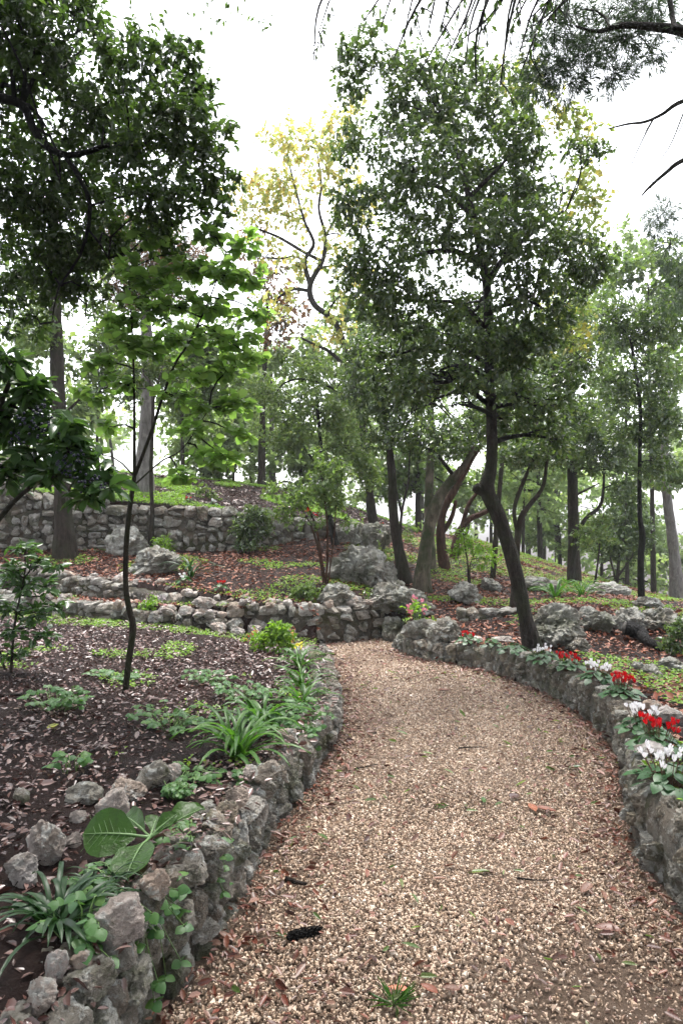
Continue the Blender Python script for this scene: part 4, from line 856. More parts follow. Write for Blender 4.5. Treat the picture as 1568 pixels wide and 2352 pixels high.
# --- overhead pine: its limbs come in at the top right and its crown shades the near path
rngp = np.random.default_rng(99)
def needles(mbl, c, rad, n, rng, ln=.11, per=16, wd=.0045):
    tip, d = clump_pts(c, np.asarray(rad), n, rng, 1)
    ax = norm(d[:, None] * .8 + rng.normal(size=(n, per, 3)) * .6 + np.array([0, 0, -.3]))
    nr = rng.normal(size=(n, per, 3)); p = np.repeat(tip[:, None], per, 1)
    add_leaves(mbl, p.reshape(-1, 3), ax.reshape(-1, 3), nr.reshape(-1, 3), ln * rng.uniform(.7, 1.2, n * per), wd, rng, 4, 0)
def overhead_pine():
    base = np.array([4.4, 4.6, h1(4.4, 4.6)]); root = thing('overhanging_pine', 'pine standing off the right edge, limbs and drooping twigs across the top', 'tree', base)
    mb = MB(); P = np.array([[4.4, 4.6, base[2] - .06], [4.3, 4.6, 2.5], [4.1, 4.7, 5], [3.7, 4.7, 7], [3.3, 4.5, 8.5]]); sweep(mb, P, np.array([.24, .2, .17, .13, .08]), .15, 10, .12)
    for e in ([(2168, 250, 80, 4.7), (1900, 170, 60, 5.0), (1700, 110, 50, 5.2), (1568, 72, 34), (1500, 62, 26), (1430, 58, 19), (1370, 72, 12), (1320, 60, 6)], [(1548, 66, 18, 5.2), (1540, 20, 16), (1530, -60, 12)], [(1400, 62, 9, 5.2), (1380, 30, 7), (1340, 20, 4)], [(2168, 300, 46, 4.7), (1850, 200, 32, 5.2), (1700, 195, 22, 5.5), (1568, 232, 14), (1520, 262, 11), (1480, 280, 9), (1440, 285, 7), (1395, 296, 4)], [(1500, 272, 6, 5.6), (1470, 330, 4), (1440, 400, 3), (1420, 450, 2)], [(1568, 260, 6, 5.4), (1540, 330, 4), (1510, 380, 3), (1480, 480, 2)], [(2168, 420, 44, 4.7), (1850, 310, 32, 5.1), (1700, 310, 24, 5.4), (1568, 368, 15), (1530, 395, 12), (1490, 430, 9), (1472, 450, 5)], [(1568, 280, 4, 5.4), (1545, 330, 3), (1520, 372, 2)], [(1500, 270, 3, 5.6), (1470, 320, 2), (1440, 370, 1.4)]):
        Pe, re = px_path(e, 5.3); sweep(mb, Pe, re, .08, 7, .1)
    mb.build('trunk', M['bark_dark'], root)
    bl, bt = MB(), MB()
    for c in [(1270, 50, 50, 45), (1310, 190, 50, 36), (1490, 110, 60, 36), (1410, 170, 50, 36), (1230, 110, 40, 45), (1510, 20, 60, 30), (1250, 170, 40, 40), (1390, 45, 70, 40), (1350, 110, 60, 50), (1310, 60, 50, 50), (1450, 20, 70, 30), (1300, 150, 50, 40), (1540, 560, 50, 70), (1560, 660, 40, 70), (1510, 500, 30, 40), (1440, 90, 50, 25)]:
        cc = at(c[0], c[1], 5.6 if c[1] < 300 else 7); k = 5.5 / F; needles(bl, cc, (c[2] * k * 1.15, .35, c[3] * k * 1.15), 60, rngp, .10, 13)
        for _ in range(5): e, _d = clump_pts(cc, np.array([c[2] * k, .3, c[3] * k]), 1, rngp); limb(bt, cc, e[0], .006, .002, rngp, 3)
    for _ in range(300):    # crown above the frame and over the viewer
        cc = np.array([rngp.uniform(-3.8, 4.8), rngp.uniform(-4.0, 4.2), rngp.uniform(3.6, 7.6)])
        if cc[1] > -.6 and (cc[2] - 1.6) < max(cc[1], 0) * .78 + .75: continue
        needles(bl, cc, (.75, .75, .3), 34, rngp, .19, 8, .036)
        if _ % 5 == 0: limb(bt, np.array([3.7, 4.6, 7]), cc, .03, .008, rngp, 4, .05)
    # hanging twigs with sparse leaves along the top edge
    dl = MB()
    tw = [(1005, 130), (985, 60), (1030, 100), (1062, 135), (1085, 160), (1100, 120), (1120, 70), (1150, 110), (1165, 60), (1185, 95), (1210, 50), (1240, 70), (940, 60), (905, 110), (870, 60), (845, 40), (720, 120), (735, 70), (1010, 60), (1140, 170), (1050, 60), (965, 150), (1195, 150), (1255, 40)]
    for px, py in tw:
        Yh = rngp.uniform(3.7, 4.4); a = at(px + rngp.uniform(20, 170), -110, Yh); b = at(px + rngp.uniform(-15, 15), py * rngp.uniform(.9, 1.3), Yh); m_ = (a + b) / 2 + rngp.normal(0, .04, 3)
        tube(bt, catmull([a, m_, b], 9), np.linspace(.011, .0035, 9), 4, 0, .5, False)
        k = 9; u = rngp.uniform(.35, 1, k)[:, None]; p = a * (1 - u) + b * u
        if rngp.random() < .75:
            for q in p[:5]:
                e = q + rngp.normal(0, .06, 3) + np.array([0, 0, -.09]); tube(bt, catmull([q, (q + e) / 2 + rngp.normal(0, .01, 3), e], 5), np.linspace(.005, .002, 5), 3, 0, .5, False)
        add_leaves(dl, p, np.array([0, 0, -1.0]) + rngp.normal(0, .4, (k, 3)), rngp.normal(size=(k, 3)), .06, .02, rngp)
    for px, py in [(455, 20), (525, 25), (545, 12), (600, 30), (610, 55), (500, 45), (480, 10)]:
        c = at(px, py, 4.4); p = c + rngp.normal(0, .035, (7, 3)); add_leaves(dl, p, np.array([0, 0, -1.0]) + rngp.normal(0, .5, (7, 3)), rngp.normal(size=(7, 3)), .05, .02, rngp)
        tube(bt, catmull([at(px + 10, -80, 4.4), c], 5), np.linspace(.004, .0015, 5), 3, 0, .5, False)
    bl.build('crown', M['pine'], root); dl.build('hanging_leaves', M['dark'], root); bt.build('branches', M['bark_black'], root)
overhead_pine()

# ------------------------------------------------------------------ single leaves shared by near plants
def leaf_mesh(name, mat, prof, fold=.14, bend=.25, rows=6, wave=0.0, notch=0.0):
    """blade along +X, unit length and unit width, upper side +Z"""
    t = np.linspace(0, 1, rows); w = np.interp(t, [p[0] for p in prof], [p[1] for p in prof]) * .5
    mb = MB(); V = []
    for i, (a, b) in enumerate(zip(t, w)):
        z = -bend * a * a; x = a
        wz = wave * math.sin(a * 14)
        V += [(x - notch * (a == 0), b, z + fold * b * 2 + wz), (x, 0, z), (x - notch * (a == 0), -b, z + fold * b * 2 - wz)]
    q = []
    for i in range(rows - 1):
        for k in range(2): q.append((i * 3 + k, i * 3 + 3 + k, i * 3 + 4 + k, i * 3 + 1 + k))
    mb.add(np.array(V), np.array(q)[:, ::-1]); return mb.mesh(name, mat)
OVATE = [(0, .04), (.15, .55), (.35, .95), (.55, 1), (.8, .72), (1, .02)]
ROUND = [(0, .06), (.12, .5), (.35, .88), (.6, 1), (.82, .86), (.95, .4), (1, .05)]
HEART = [(0, .45), (.1, .85), (.3, 1.0), (.6, .8), (.85, .4), (1, .03)]
PADDLE = [(0, .12), (.12, .42), (.35, .85), (.6, 1), (.82, .82), (.95, .42), (1, .05)]
LEAFS = {'bright': [leaf_mesh('sapling_leaf', M['bright'], ROUND, f, b, 6) for f, b in ((.08, .15), (.14, .3), (.03, .05))],
         'vib': [leaf_mesh('shrub_leaf', M['vib'], OVATE, f, b, 6) for f, b in ((.12, .2), (.2, .35), (.06, .1))],
         'cyc': [leaf_mesh('cyclamen_leaf', M['cyc'], HEART, f, b, 5, 0, .12) for f, b in ((-.05, .2), (.05, .3))],
         'clover': [leaf_mesh('clover_leaf', M['clover'], HEART, f, b, 5, 0, .1) for f, b in ((-.12, .2), (-.05, .3))]}

def put(me, name, parent, pos, ax, nr, L, Wd):
    ax = norm(ax); nr = nr - ax * np.dot(nr, ax); nr = norm(nr); sd_ = np.cross(nr, ax)
    o = link(name, me, parent)
    m = Matrix(((ax[0] * L, sd_[0] * Wd, nr[0] * L, pos[0]), (ax[1] * L, sd_[1] * Wd, nr[1] * L, pos[1]), (ax[2] * L, sd_[2] * Wd, nr[2] * L, pos[2]), (0, 0, 0, 1)))
    if parent is not None: m = Matrix.Translation(-parent.location) @ m
    o.matrix_basis = m
    return o

def shrub_with_leaves(name, label, base, stems, clumps, key, L, Wd, n_each, bark, Y, seed, cat='shrub', shape=7, parts=300, droop=.1, mat=None, up=.7, group=None):
    """plant near enough that single leaves can be picked out: up to `parts` leaves are objects, the rest one mass"""
    rng = np.random.default_rng(seed); root = thing(name, label, cat, base, group); mb = MB(); SK = []
    for s in stems:
        if isinstance(s, np.ndarray): P, r = s[:, :3].copy(), s[:, 3]
        else: P, r = px_path(s, Y)
        q, rr = sweep(mb, P, r, .06, 8, .06, seed); SK.append(q)
    S = np.vstack(SK); tw = MB(); allp = []
    for c in clumps:
        Yc = c[4] if len(c) > 4 else Y; cc = at(c[0], c[1], Yc); rad = np.array([c[2] / F * Yc, (c[5] if len(c) > 5 else max(c[2], c[3]) / F * Yc * .9), c[3] / F * Yc])
        n = int(n_each * (c[2] * c[3]) / 2500.0) + 2; tips, d = clump_pts(cc, rad, max(n // 4, 2), rng, .8)
        j = int(np.argmin(np.linalg.norm(S - cc, axis=1))); limb(tw, S[j], cc, .007, .003, rng, 4)
        for tpt, dd in zip(tips, d):
            a = cc + (tpt - cc) * .25; q = limb(tw, a, tpt, .0025, .0012, rng, 3, .05)
            dirn = norm(tpt - a)
            for k in range(5):
                u = q[int((len(q) - 1) * min(1, .35 + .16 * k))]; sidev = norm(np.cross(dirn, [0, 0, 1.0]) + rng.normal(0, .25, 3)) * (1 if k % 2 else -1)
                ax = norm(dirn * .5 + sidev * .9 + np.array([0, 0, -droop]) + rng.normal(0, .25, 3)); s = rng.uniform(.7, 1.2)
                nr = np.array([0, -.1, 1.0]) * up + rng.normal(0, .35, 3); allp.append((u, ax, nr, s))
    mb.build('stem', M[bark], root); tw.build('twigs', M['twig'], root)['kind'] = 'stuff'
    order = sorted(range(len(allp)), key=lambda i: allp[i][0][1]); rest = []
    for n_, i in enumerate(order):
        p, ax, nr, s = allp[i]
        if n_ < parts: put(LEAFS[key][n_ % len(LEAFS[key])], 'leaf', root, p, ax, nr, L * s, Wd * s)
        else: rest.append(allp[i])
    if rest:
        b = MB(); add_leaves(b, np.array([r[0] for r in rest]), np.array([r[1] for r in rest]), np.array([r[2] for r in rest]), L * np.array([r[3] for r in rest]), Wd * np.array([r[3] for r in rest]), rng, shape, .1)
        o = b.build('foliage', M[mat or key], root); o['kind'] = 'stuff'
    return root

# slim sapling in the left bed
sb_ = hit(285, 1592); YS = sb_[1]
st1 = [(286, 1600, 20), (296, 1520, 21), (306, 1440, 23), (296, 1395, 20), (289, 1340, 17), (290, 1260, 17), (297, 1180, 16), (309, 1095, 15)]
P1, r1 = px_path(st1, YS); P1[0][2] = sb_[2] - .05
sap = np.column_stack([P1, r1])
shrub_with_leaves('slim_sapling', 'slim crooked sapling with bright round leaves standing in the left bed', sb_,
    [sap, [(309, 1100, 13), (309, 980, 9), (308, 880, 7), (304, 760, 6), (296, 640, 4)], [(309, 1095, 13), (345, 1000, 11), (368, 930, 10), (400, 840, 8), (435, 785, 7), (480, 690, 5), (520, 580, 4)], [(311, 1112, 6), (370, 1060, 5), (420, 1030, 4), (480, 940, 3)], [(305, 1090, 6), (270, 1055, 5), (238, 1045, 3)]],
    [(230, 840, 60, 34), (215, 900, 50, 30), (290, 790, 90, 34), (260, 740, 60, 30), (330, 720, 80, 34), (350, 650, 80, 36), (300, 610, 60, 30), (420, 610, 80, 40), (400, 700, 90, 40), (480, 540, 60, 44), (500, 620, 80, 44), (560, 560, 50, 36), (560, 640, 70, 40), (585, 720, 60, 36), (480, 700, 90, 40), (530, 780, 90, 40), (430, 780, 90, 40), (350, 800, 90, 36), (520, 850, 80, 36), (450, 860, 90, 36), (580, 820, 46, 30), (400, 910, 70, 30), (480, 930, 80, 34), (550, 930, 60, 34), (540, 1000, 56, 30), (440, 990, 70, 30), (470, 1060, 60, 34), (410, 1090, 46, 34), (520, 1050, 50, 30), (250, 980, 44, 24), (280, 880, 50, 30), (230, 1040, 30, 14), (340, 540, 60, 30)],
    'bright', .074, .058, 64, 'bark_sapling', YS, 101, 'sapling', 7, 300, .05)
# glossy berried shrub reaching in from the left edge
vb = np.array([-1.95, 3.15, h1(-1.95, 3.15)])
VS = [np.array([[-1.95, 3.15, vb[2] - .05, .025], [-1.9, 3.15, 1.0, .022], [-1.7, 3.1, 1.7, .016], [-1.5, 3.1, 2.2, .01]]), np.array([[-1.93, 3.15, .9, .016], [-1.6, 3.1, 1.5, .013], [-1.35, 3.1, 1.75, .009], [-1.12, 3.05, 1.74, .005]])]
shrub_with_leaves('berried_shrub', 'glossy dark shrub with blue-black berries at the left edge', vb, VS,
    [(20, 830, 55, 60, 3.1), (70, 900, 60, 55, 3.1), (30, 960, 60, 60, 3.2), (110, 970, 60, 50, 3.1), (160, 1030, 60, 50, 3.05), (80, 1040, 60, 50, 3.2), (215, 1080, 55, 40, 3.05), (120, 1090, 50, 40, 3.1), (20, 1080, 50, 60, 3.2), (250, 1110, 36, 24, 3.0), (200, 1140, 40, 26, 3.05), (-50, 950, 60, 120, 3.2), (150, 980, 40, 30, 3.0)], 'vib', .092, .042, 60, 'bark_dark', 3.1, 102, 'shrub', 6, 300, .25)
bsh = bpy.data.objects['berried_shrub']; rb = np.random.default_rng(5); bv, bf = ICO[3][0], ICO[3][1]
import bmesh
def ico_low():
    bm = bmesh.new(); bmesh.ops.create_icosphere(bm, subdivisions=1, radius=1); v = np.array([p.co[:] for p in bm.verts]); f = np.array([[q.index for q in p.verts] for p in bm.faces]); bm.free(); return v, f
IV, IF = ico_low()
for px, py in [(60, 960), (100, 985), (120, 1000), (95, 940), (140, 1060), (165, 1080), (200, 1100), (225, 1120), (40, 1010), (180, 1050)]:
    b = MB(); c = at(px, py, 2.95)
    for _ in range(13): b.add(c + rb.normal(0, .022, 3) + IV * .0065, None, IF, rb.random())
    b.build('berry_cluster', M['berry'], bsh)
lb = hit(25, 1545)
shrub_with_leaves('low_shrub', 'low leafy shrub in dark soil at the left edge below the berried one', lb,
    [np.array([[lb[0], lb[1], lb[2] - .04, .012], [lb[0] + .03, lb[1], lb[2] + .35, .009], [lb[0] + .1, lb[1], lb[2] + .7, .006]]), np.array([[lb[0] - .05, lb[1] + .05, lb[2] - .04, .01], [lb[0] - .15, lb[1], lb[2] + .4, .008], [lb[0] - .2, lb[1], lb[2] + .8, .005]])],
    [(30, 1310, 50, 36, lb[1]), (90, 1290, 46, 24, lb[1]), (60, 1350, 50, 34, lb[1]), (110, 1350, 40, 24, lb[1]), (30, 1400, 44, 34, lb[1]), (85, 1410, 46, 28, lb[1]), (40, 1450, 44, 28, lb[1]), (125, 1300, 30, 18, lb[1] - .2), (-30, 1380, 40, 80, lb[1]), (30, 1500, 44, 26, lb[1]), (100, 1460, 46, 26, lb[1]), (130, 1390, 36, 22, lb[1]), (60, 1260, 50, 26, lb[1])], 'vib', .075, .036, 95, 'bark_brown', lb[1], 103, 'shrub', 6, 200, .05)

# shrubs farther off
def small_shrub(name, label, px, py, clumps, leaf, L, Wd, cover, seed, stems, bark='bark_brown', group=None, cat='shrub'):
    p = hit(px, py); Y = p[1]
    return tree(name, label, None, stems[0], [(c[0], c[1], c[2], c[3], Y) for c in clumps], leaf, bark, Y, L, Wd, cover, seed, extra=stems[1:], cat=cat, flare=1.1, per=6, side=6)
small_shrub('many_stemmed_shrub', 'many-stemmed glossy shrub with a few red blooms on the middle terrace', 742, 1345, [(640, 1120, 36, 26), (690, 1140, 50, 36), (740, 1110, 50, 46), (700, 1190, 50, 26), (650, 1170, 36, 24), (770, 1160, 40, 36), (720, 1060, 50, 34), (800, 1190, 34, 26), (780, 1080, 36, 36)], 'mid', .06, .034, 1.0, 111,
    [[(746, 1348, 11), (736, 1270, 9), (722, 1200, 8), (700, 1150, 5)], [(748, 1348, 9), (752, 1270, 8), (750, 1190, 7), (740, 1100, 4)], [(744, 1346, 8), (728, 1250, 7), (700, 1180, 5), (650, 1110, 3)], [(752, 1346, 6), (766, 1240, 5), (772, 1150, 4)]], 'bark_red')
small_shrub('wall_shrub', 'dark leafy shrub growing against the foot of the upper wall', 577, 1270, [(575, 1190, 40, 26), (600, 1215, 30, 24), (555, 1220, 30, 24), (590, 1180, 36, 16), (570, 1250, 34, 18)], 'oak', .055, .032, 1.5, 112,
    [[(572, 1272, 6), (574, 1240, 5), (570, 1200, 4)], [(586, 1272, 5), (590, 1240, 4), (600, 1200, 3)]])
small_shrub('rounded_bush', 'small rounded glossy bush on the terrace edge above the path end', 698, 1378, [(695, 1358, 28, 18), (680, 1362, 18, 14), (715, 1358, 16, 14)], 'mid', .05, .025, 1.7, 113, [[(698, 1380, 5), (696, 1365, 4), (694, 1352, 3)]])
small_shrub('low_bush', 'small dark bush between boulders above the path end', 855, 1405, [(855, 1378, 16, 18), (848, 1392, 14, 12), (865, 1392, 14, 12)], 'oak', .05, .028, 1.3, 114, [[(855, 1408, 4), (855, 1390, 3), (856, 1372, 2)]])
small_shrub('crest_bush', 'small bush with yellowing stems on the upper terrace crest', 475, 1148, [(470, 1128, 22, 18), (488, 1135, 16, 12)], 'mid', .08, .04, 1.3, 115, [[(474, 1150, 3), (473, 1138, 3), (472, 1125, 2)]])
small_shrub('grey_cushion', 'grey-green cushion plant on the upper terrace crest', 528, 1135, [(528, 1128, 18, 9)], 'pale', .07, .02, 2.0, 116, [[(528, 1138, 3), (528, 1132, 2), (528, 1128, 2)]])
small_shrub('boulder_fern', 'leafy green tuft beside the pale boulders on the middle terrace', 385, 1275, [(375, 1250, 22, 16), (395, 1265, 20, 14), (370, 1240, 14, 10)], 'cover', .05, .025, 1.2, 117, [[(380, 1278, 3), (380, 1262, 2), (378, 1245, 2)]])
small_shrub('right_edge_bush', 'dark bush at the right edge in front of the wide boulder', 1555, 1505, [(1555, 1470, 30, 30), (1560, 1440, 24, 20), (1535, 1485, 22, 18)], 'oak', .045, .026, 1.5, 118, [[(1558, 1508, 5), (1558, 1480, 4), (1556, 1450, 3)]])
small_shrub('slope_bush_a', 'low leafy bush under the pale trunk left of the slim oak', 880, 1290, [(880, 1262, 22, 26), (890, 1230, 20, 20), (935, 1220, 24, 24)], 'mid', .07, .035, 1.0, 119, [[(880, 1292, 4), (882, 1260, 3), (886, 1230, 2)]])
bpy.data.objects['slope_bush_a'].name = 'slope_bush'

def bloom_cluster(root, mat, centers, r, n, seed, pet=.012):
    rng = np.random.default_rng(seed)
    for c in centers:
        b = MB(); p = c + rng.normal(0, r, (n, 3)); add_leaves(b, p, rand_unit(rng, n) + np.array([0, 0, .4]), rand_unit(rng, n), pet * rng.uniform(.8, 1.4, n), pet, rng, 6, .1); b.build('flower', M[mat], root)
r_ = small_shrub('lilac_flowered_plant', 'bushy plant with pale lilac flowers in front of the terrace wall', 345, 1430, [(345, 1392, 22, 24), (360, 1405, 18, 16), (330, 1405, 16, 14)], 'cover', .045, .028, 1.4, 121, [[(345, 1432, 4), (346, 1410, 3), (346, 1385, 2)]], cat='plant')
Yl = hit(345, 1430)[1]; bloom_cluster(r_, 'lilac', [at(x, y, Yl - .08) for x, y in [(350, 1362), (365, 1370), (335, 1375), (378, 1390), (382, 1402), (326, 1388), (376, 1376)]], .016, 12, 1)
r_ = small_shrub('orange_flowered_plant', 'leafy green plant with orange-red flowers at the end of the left bed', 620, 1500, [(600, 1470, 30, 24), (635, 1462, 30, 26), (660, 1470, 24, 26), (620, 1450, 24, 16), (650, 1440, 16, 16)], 'cover', .055, .032, 1.1, 122, [[(610, 1505, 4), (606, 1480, 3), (600, 1455, 2)], [(640, 1505, 4), (642, 1470, 3), (648, 1440, 2)]], cat='plant')
Yo = hit(620, 1500)[1]; bloom_cluster(r_, 'orange', [at(x, y, Yo - .1) for x, y in [(572, 1462), (580, 1455), (566, 1470), (672, 1455), (674, 1470), (672, 1445), (586, 1448)]], .012, 10, 2)
r_ = bpy.data.objects['many_stemmed_shrub']; Yc_ = hit(742, 1345)[1]; bloom_cluster(r_, 'red', [at(708, 1172, Yc_ - .3), at(726, 1182, Yc_ - .3)], .012, 10, 3, .02)
small_shrub('yellow_flowered_tuft', 'tiny yellow-flowered tuft at the foot of the terrace wall', 536, 1452, [(536, 1446, 14, 7)], 'cover', .035, .02, 1.5, 123, [[(536, 1454, 2), (536, 1448, 2), (536, 1442, 1)]], cat='plant')
bloom_cluster(bpy.data.objects['yellow_flowered_tuft'], 'yellowp', [at(530, 1442, hit(536, 1452)[1] - .05), at(544, 1441, hit(536, 1452)[1] - .05)], .01, 8, 9)

# ------------------------------------------------------------------ strap-leaved clumps
def strap_mesh(name, mat, a0, curl, rows=9):
    mb = MB(); V = []; p = np.array([0., 0., 0.]); ang = a0; ds = 1.0 / (rows - 1)
    for i in range(rows):
        t = i / (rows - 1); w = .5 * np.interp(t, [0, .12, .5, .8, .93, 1], [.55, .8, 1, .85, .5, .03])
        nx, nz = -math.sin(ang), math.cos(ang)
        V += [(p[0] + nx * .012, w, p[2] + nz * .012), (p[0], 0, p[2]), (p[0] + nx * .012, -w, p[2] + nz * .012)]
        p = p + np.array([math.cos(ang), 0, math.sin(ang)]) * ds; ang -= curl * ds * (0.4 + 1.4 * t)
    q = [(i * 3 + k, i * 3 + 1 + k, i * 3 + 4 + k, i * 3 + 3 + k) for i in range(rows - 1) for k in range(2)]
    mb.add(np.array(V), np.array(q)); return mb.mesh(name, mat)
STRAPS = {k: [strap_mesh('strap_leaf', M[k], a, c) for a, c in ((1.35, 1.3), (1.2, 1.9), (1.0, 1.9), (.8, 1.6), (.6, 1.3), (1.25, 2.6))] for k in ('strap', 'strap_dark')}
def strap_plant(name, label, p, n, L, Wd, key, seed, group=None, lo=0, cat='plant'):
    r = random.Random(seed); root = thing(name, label, cat, p, group)
    for i in range(n):
        me = STRAPS[key][r.randrange(lo, 6)]; o = link('leaf', me, root); l = L * r.uniform(.65, 1.15)
        o.location = (r.uniform(-.03, .03), r.uniform(-.03, .03), -.01); o.rotation_euler = (r.uniform(-.2, .2), 0, i * 2.4 + r.uniform(-.4, .4)); o.scale = (l, Wd * r.uniform(.8, 1.15), l)
    return root
SG = 'strap-leaved clumps along the left wall'
for i, (px, py, n, L, Wd, key, lab) in enumerate([
    (548, 1742, 44, .42, .024, 'strap', 'big arching strap-leaved clump nearest on the left wall, leaves spilling towards the viewer'),
    (600, 1672, 32, .34, .026, 'strap', 'second strap-leaved clump along the left wall, half hidden in clover'),
    (690, 1622, 26, .30, .024, 'strap', 'third strap-leaved clump along the left wall, bright green'),
    (693, 1582, 26, .32, .024, 'strap', 'fourth strap-leaved clump along the left wall, with a small yellow bloom'),
    (690, 1535, 30, .38, .026, 'strap', 'farthest strap-leaved clump, at the end of the left wall'),
    (130, 2140, 46, .25, .018, 'strap_dark', 'dark glossy strap-leaved clump at the left edge in the foreground'),
    (232, 2062, 34, .15, .010, 'strap_dark', 'small dark grassy tuft between pale stones in the foreground'),
    (440, 1328, 16, .55, .035, 'strap_dark', 'tall dark strap-leaved plant alone on the middle terrace'),
    (1275, 1375, 26, .55, .035, 'strap', 'strap-leaved clump on the hill left of the straight trunk'),
    (1335, 1372, 22, .50, .022, 'strap', 'thin drooping strap-leaved clump below the straight trunk')]):
    strap_plant('strap_leaved_plant', lab, hit(px, py), n, L, Wd, key, 300 + i, SG if i < 5 else None, 1 if i != 7 else 0)
yb = [o for o in bpy.data.objects if o.get('label', '').startswith('fourth strap')][0]
pb = Vector(yb.location); b = MB(); tube(b, [np.array(pb), np.array(pb) + [0, -.02, .2], np.array(pb) + [-.02, -.03, .33]], .004, 5); b.build('flower_stem', M['gstem'], yb)
bloom_cluster(yb, 'yellowp', [np.array(pb) + [-.02, -.03, .34]], .012, 14, 8, .02)

# big-leaved plant in the left foreground
def big_plant():
    p = on_plane(345, 1942, .41); root = thing('broad_leaved_plant', 'plant with huge paddle-shaped leaves on the left wall in the foreground', 'plant', p)
    me = leaf_mesh('broad_leaf', M['big'], PADDLE, .10, .28, 14, .025); me2 = leaf_mesh('broad_leaf', M['big'], PADDLE, .2, .1, 14, .04)
    rib = MB(); 
    def one(a, b_, up, w, m_):
        A_, B_ = np.array(a), np.array(b_); ax = B_ - A_; L = np.linalg.norm(ax); s0 = A_ + ax * .22
        o = put(m_, 'leaf', root, s0, ax, np.array(up, float), L * .8, w)
        rb_ = MB(); n_ = norm(np.array(up, float) - norm(ax) * np.dot(up, norm(ax)))
        t = np.linspace(0, 1, 12); pts = []
        for q in t:
            if q < .22: pts.append(A_ + ax * q)
            else: u = (q - .22) / .78; pts.append(s0 + norm(ax) * L * .8 * u + n_ * (-(.28 if m_ is me else .1) * u * u * L * .8 + .003))
        tube(rb_, pts, np.linspace(.006, .001, 12), 5); sd_ = np.cross(n_, norm(ax))
        for k in range(3, 10):
            for sg in (-1, 1):
                q0 = pts[k]; u = (t[k] - .22) / .78; ww = np.interp(u, [0, .12, .35, .6, .82, 1], [.1, .4, .85, 1, .82, .05]) * w * .42
                e = q0 + sd_ * sg * ww + norm(ax) * ww * .55 + n_ * ((.10 if m_ is me else .2) * ww * 1.1 - .004 - .02 * u); tube(rb_, [q0, (q0 + e) / 2 + n_ * .001, e], [.0014, .001, .0004], 4, 0, .5, False)
        x = rb_.mesh('midrib', M['rib'], p); ro = link('midrib', x, o)
        ro.matrix_parent_inverse = o.matrix_basis.inverted()
    Yp = p[1]; b0 = p + np.array([0, 0, .03])
    one(b0, at(196, 1905, Yp - .05), (.1, -.75, .75), .175, me)
    one(b0, at(285, 1985, Yp - .22), (-.2, -.5, .9), .15, me)
    one(b0, at(465, 1850, Yp + .10), (-.3, -.35, .9), .10, me2)
    one(b0, at(362, 1872, Yp + .10), (.2, -.8, .6), .08, me2)
    one(b0, at(285, 1866, Yp + .16), (.3, -.7, .7), .08, me2)
    one(b0, at(405, 1868, Yp + .06), (0, -.6, .8), .06, me2)
big_plant()

# ------------------------------------------------------------------ flowers behind the right wall and on the terraces
def flower_mesh(mat):
    mb = MB(); rng = np.random.default_rng(4)
    for k in range(5):
        a = k * 2 * math.pi / 5; d = np.array([math.cos(a), math.sin(a), 0]); s = np.array([-math.sin(a), math.cos(a), 0])
        V = [d * .10 - s * .10, d * .10 + s * .10, d * .34 + s * .22 + np.array([0, 0, .45]), d * .34 - s * .22 + np.array([0, 0, .45]), d * .42 + np.array([0, 0, 1.0]) + s * .18, d * .42 + np.array([0, 0, 1.0]) - s * .18]
        mb.add(np.array(V), [(0, 1, 2, 3), (3, 2, 4, 5)], None, rng.random())
    return mb.mesh('cyclamen_flower', mat)
FLOW = {k: flower_mesh(M[k]) for k in ('red', 'white')}
def cyclamen(label, p, kind, n_leaf, n_fl, R, hgt, seed, sc=1.0, group=None, height_leaf=.085):
    r = np.random.default_rng(seed); root = thing('cyclamen_plant', label, 'flower', p, group)
    stems = MB()
    for i in range(n_leaf):
        a = i * 2.4 + r.uniform(-.3, .3); rr = R * math.sqrt((i + .5) / n_leaf); d = np.array([math.cos(a), math.sin(a), 0])
        q = np.array(p) + d * rr + np.array([0, 0, height_leaf * sc * (1.5 - rr / R) + r.uniform(0, .015)])
        put(LEAFS['cyc'][i % 2], 'leaf', root, q - d * .02, d + r.normal(0, .25, 3) * [1, 1, .3] + np.array([0, 0, -.15]), np.array([0, 0, 1.0]) + r.normal(0, .2, 3) + d * .35, .062 * sc * r.uniform(.75, 1.2), .06 * sc)
        tube(stems, [np.array(p) + d * .01, q], [.002, .0015], 3, 0, .5, False)
    if n_fl:
        for i in range(n_fl):
            a = r.uniform(0, 6.28); rr = R * .7 * math.sqrt(r.random()); q = np.array(p) + np.array([math.cos(a) * rr, math.sin(a) * rr, hgt * sc * r.uniform(.62, .92)])
            o = link('flower', FLOW[kind], root); o.location = q - np.array(p); s = .024 * sc * r.uniform(.85, 1.2); o.scale = (s, s, s); o.rotation_euler = (r.uniform(-.4, .4), r.uniform(-.4, .4), r.uniform(0, 6))
            tube(stems, [np.array(p) + np.array([math.cos(a), math.sin(a), 0]) * rr * .3, q], [.0025, .0018], 4, 0, .5, False)
    stems.build('stems', M['stem'], root); return root
CG = 'cyclamens in a row behind the right wall'
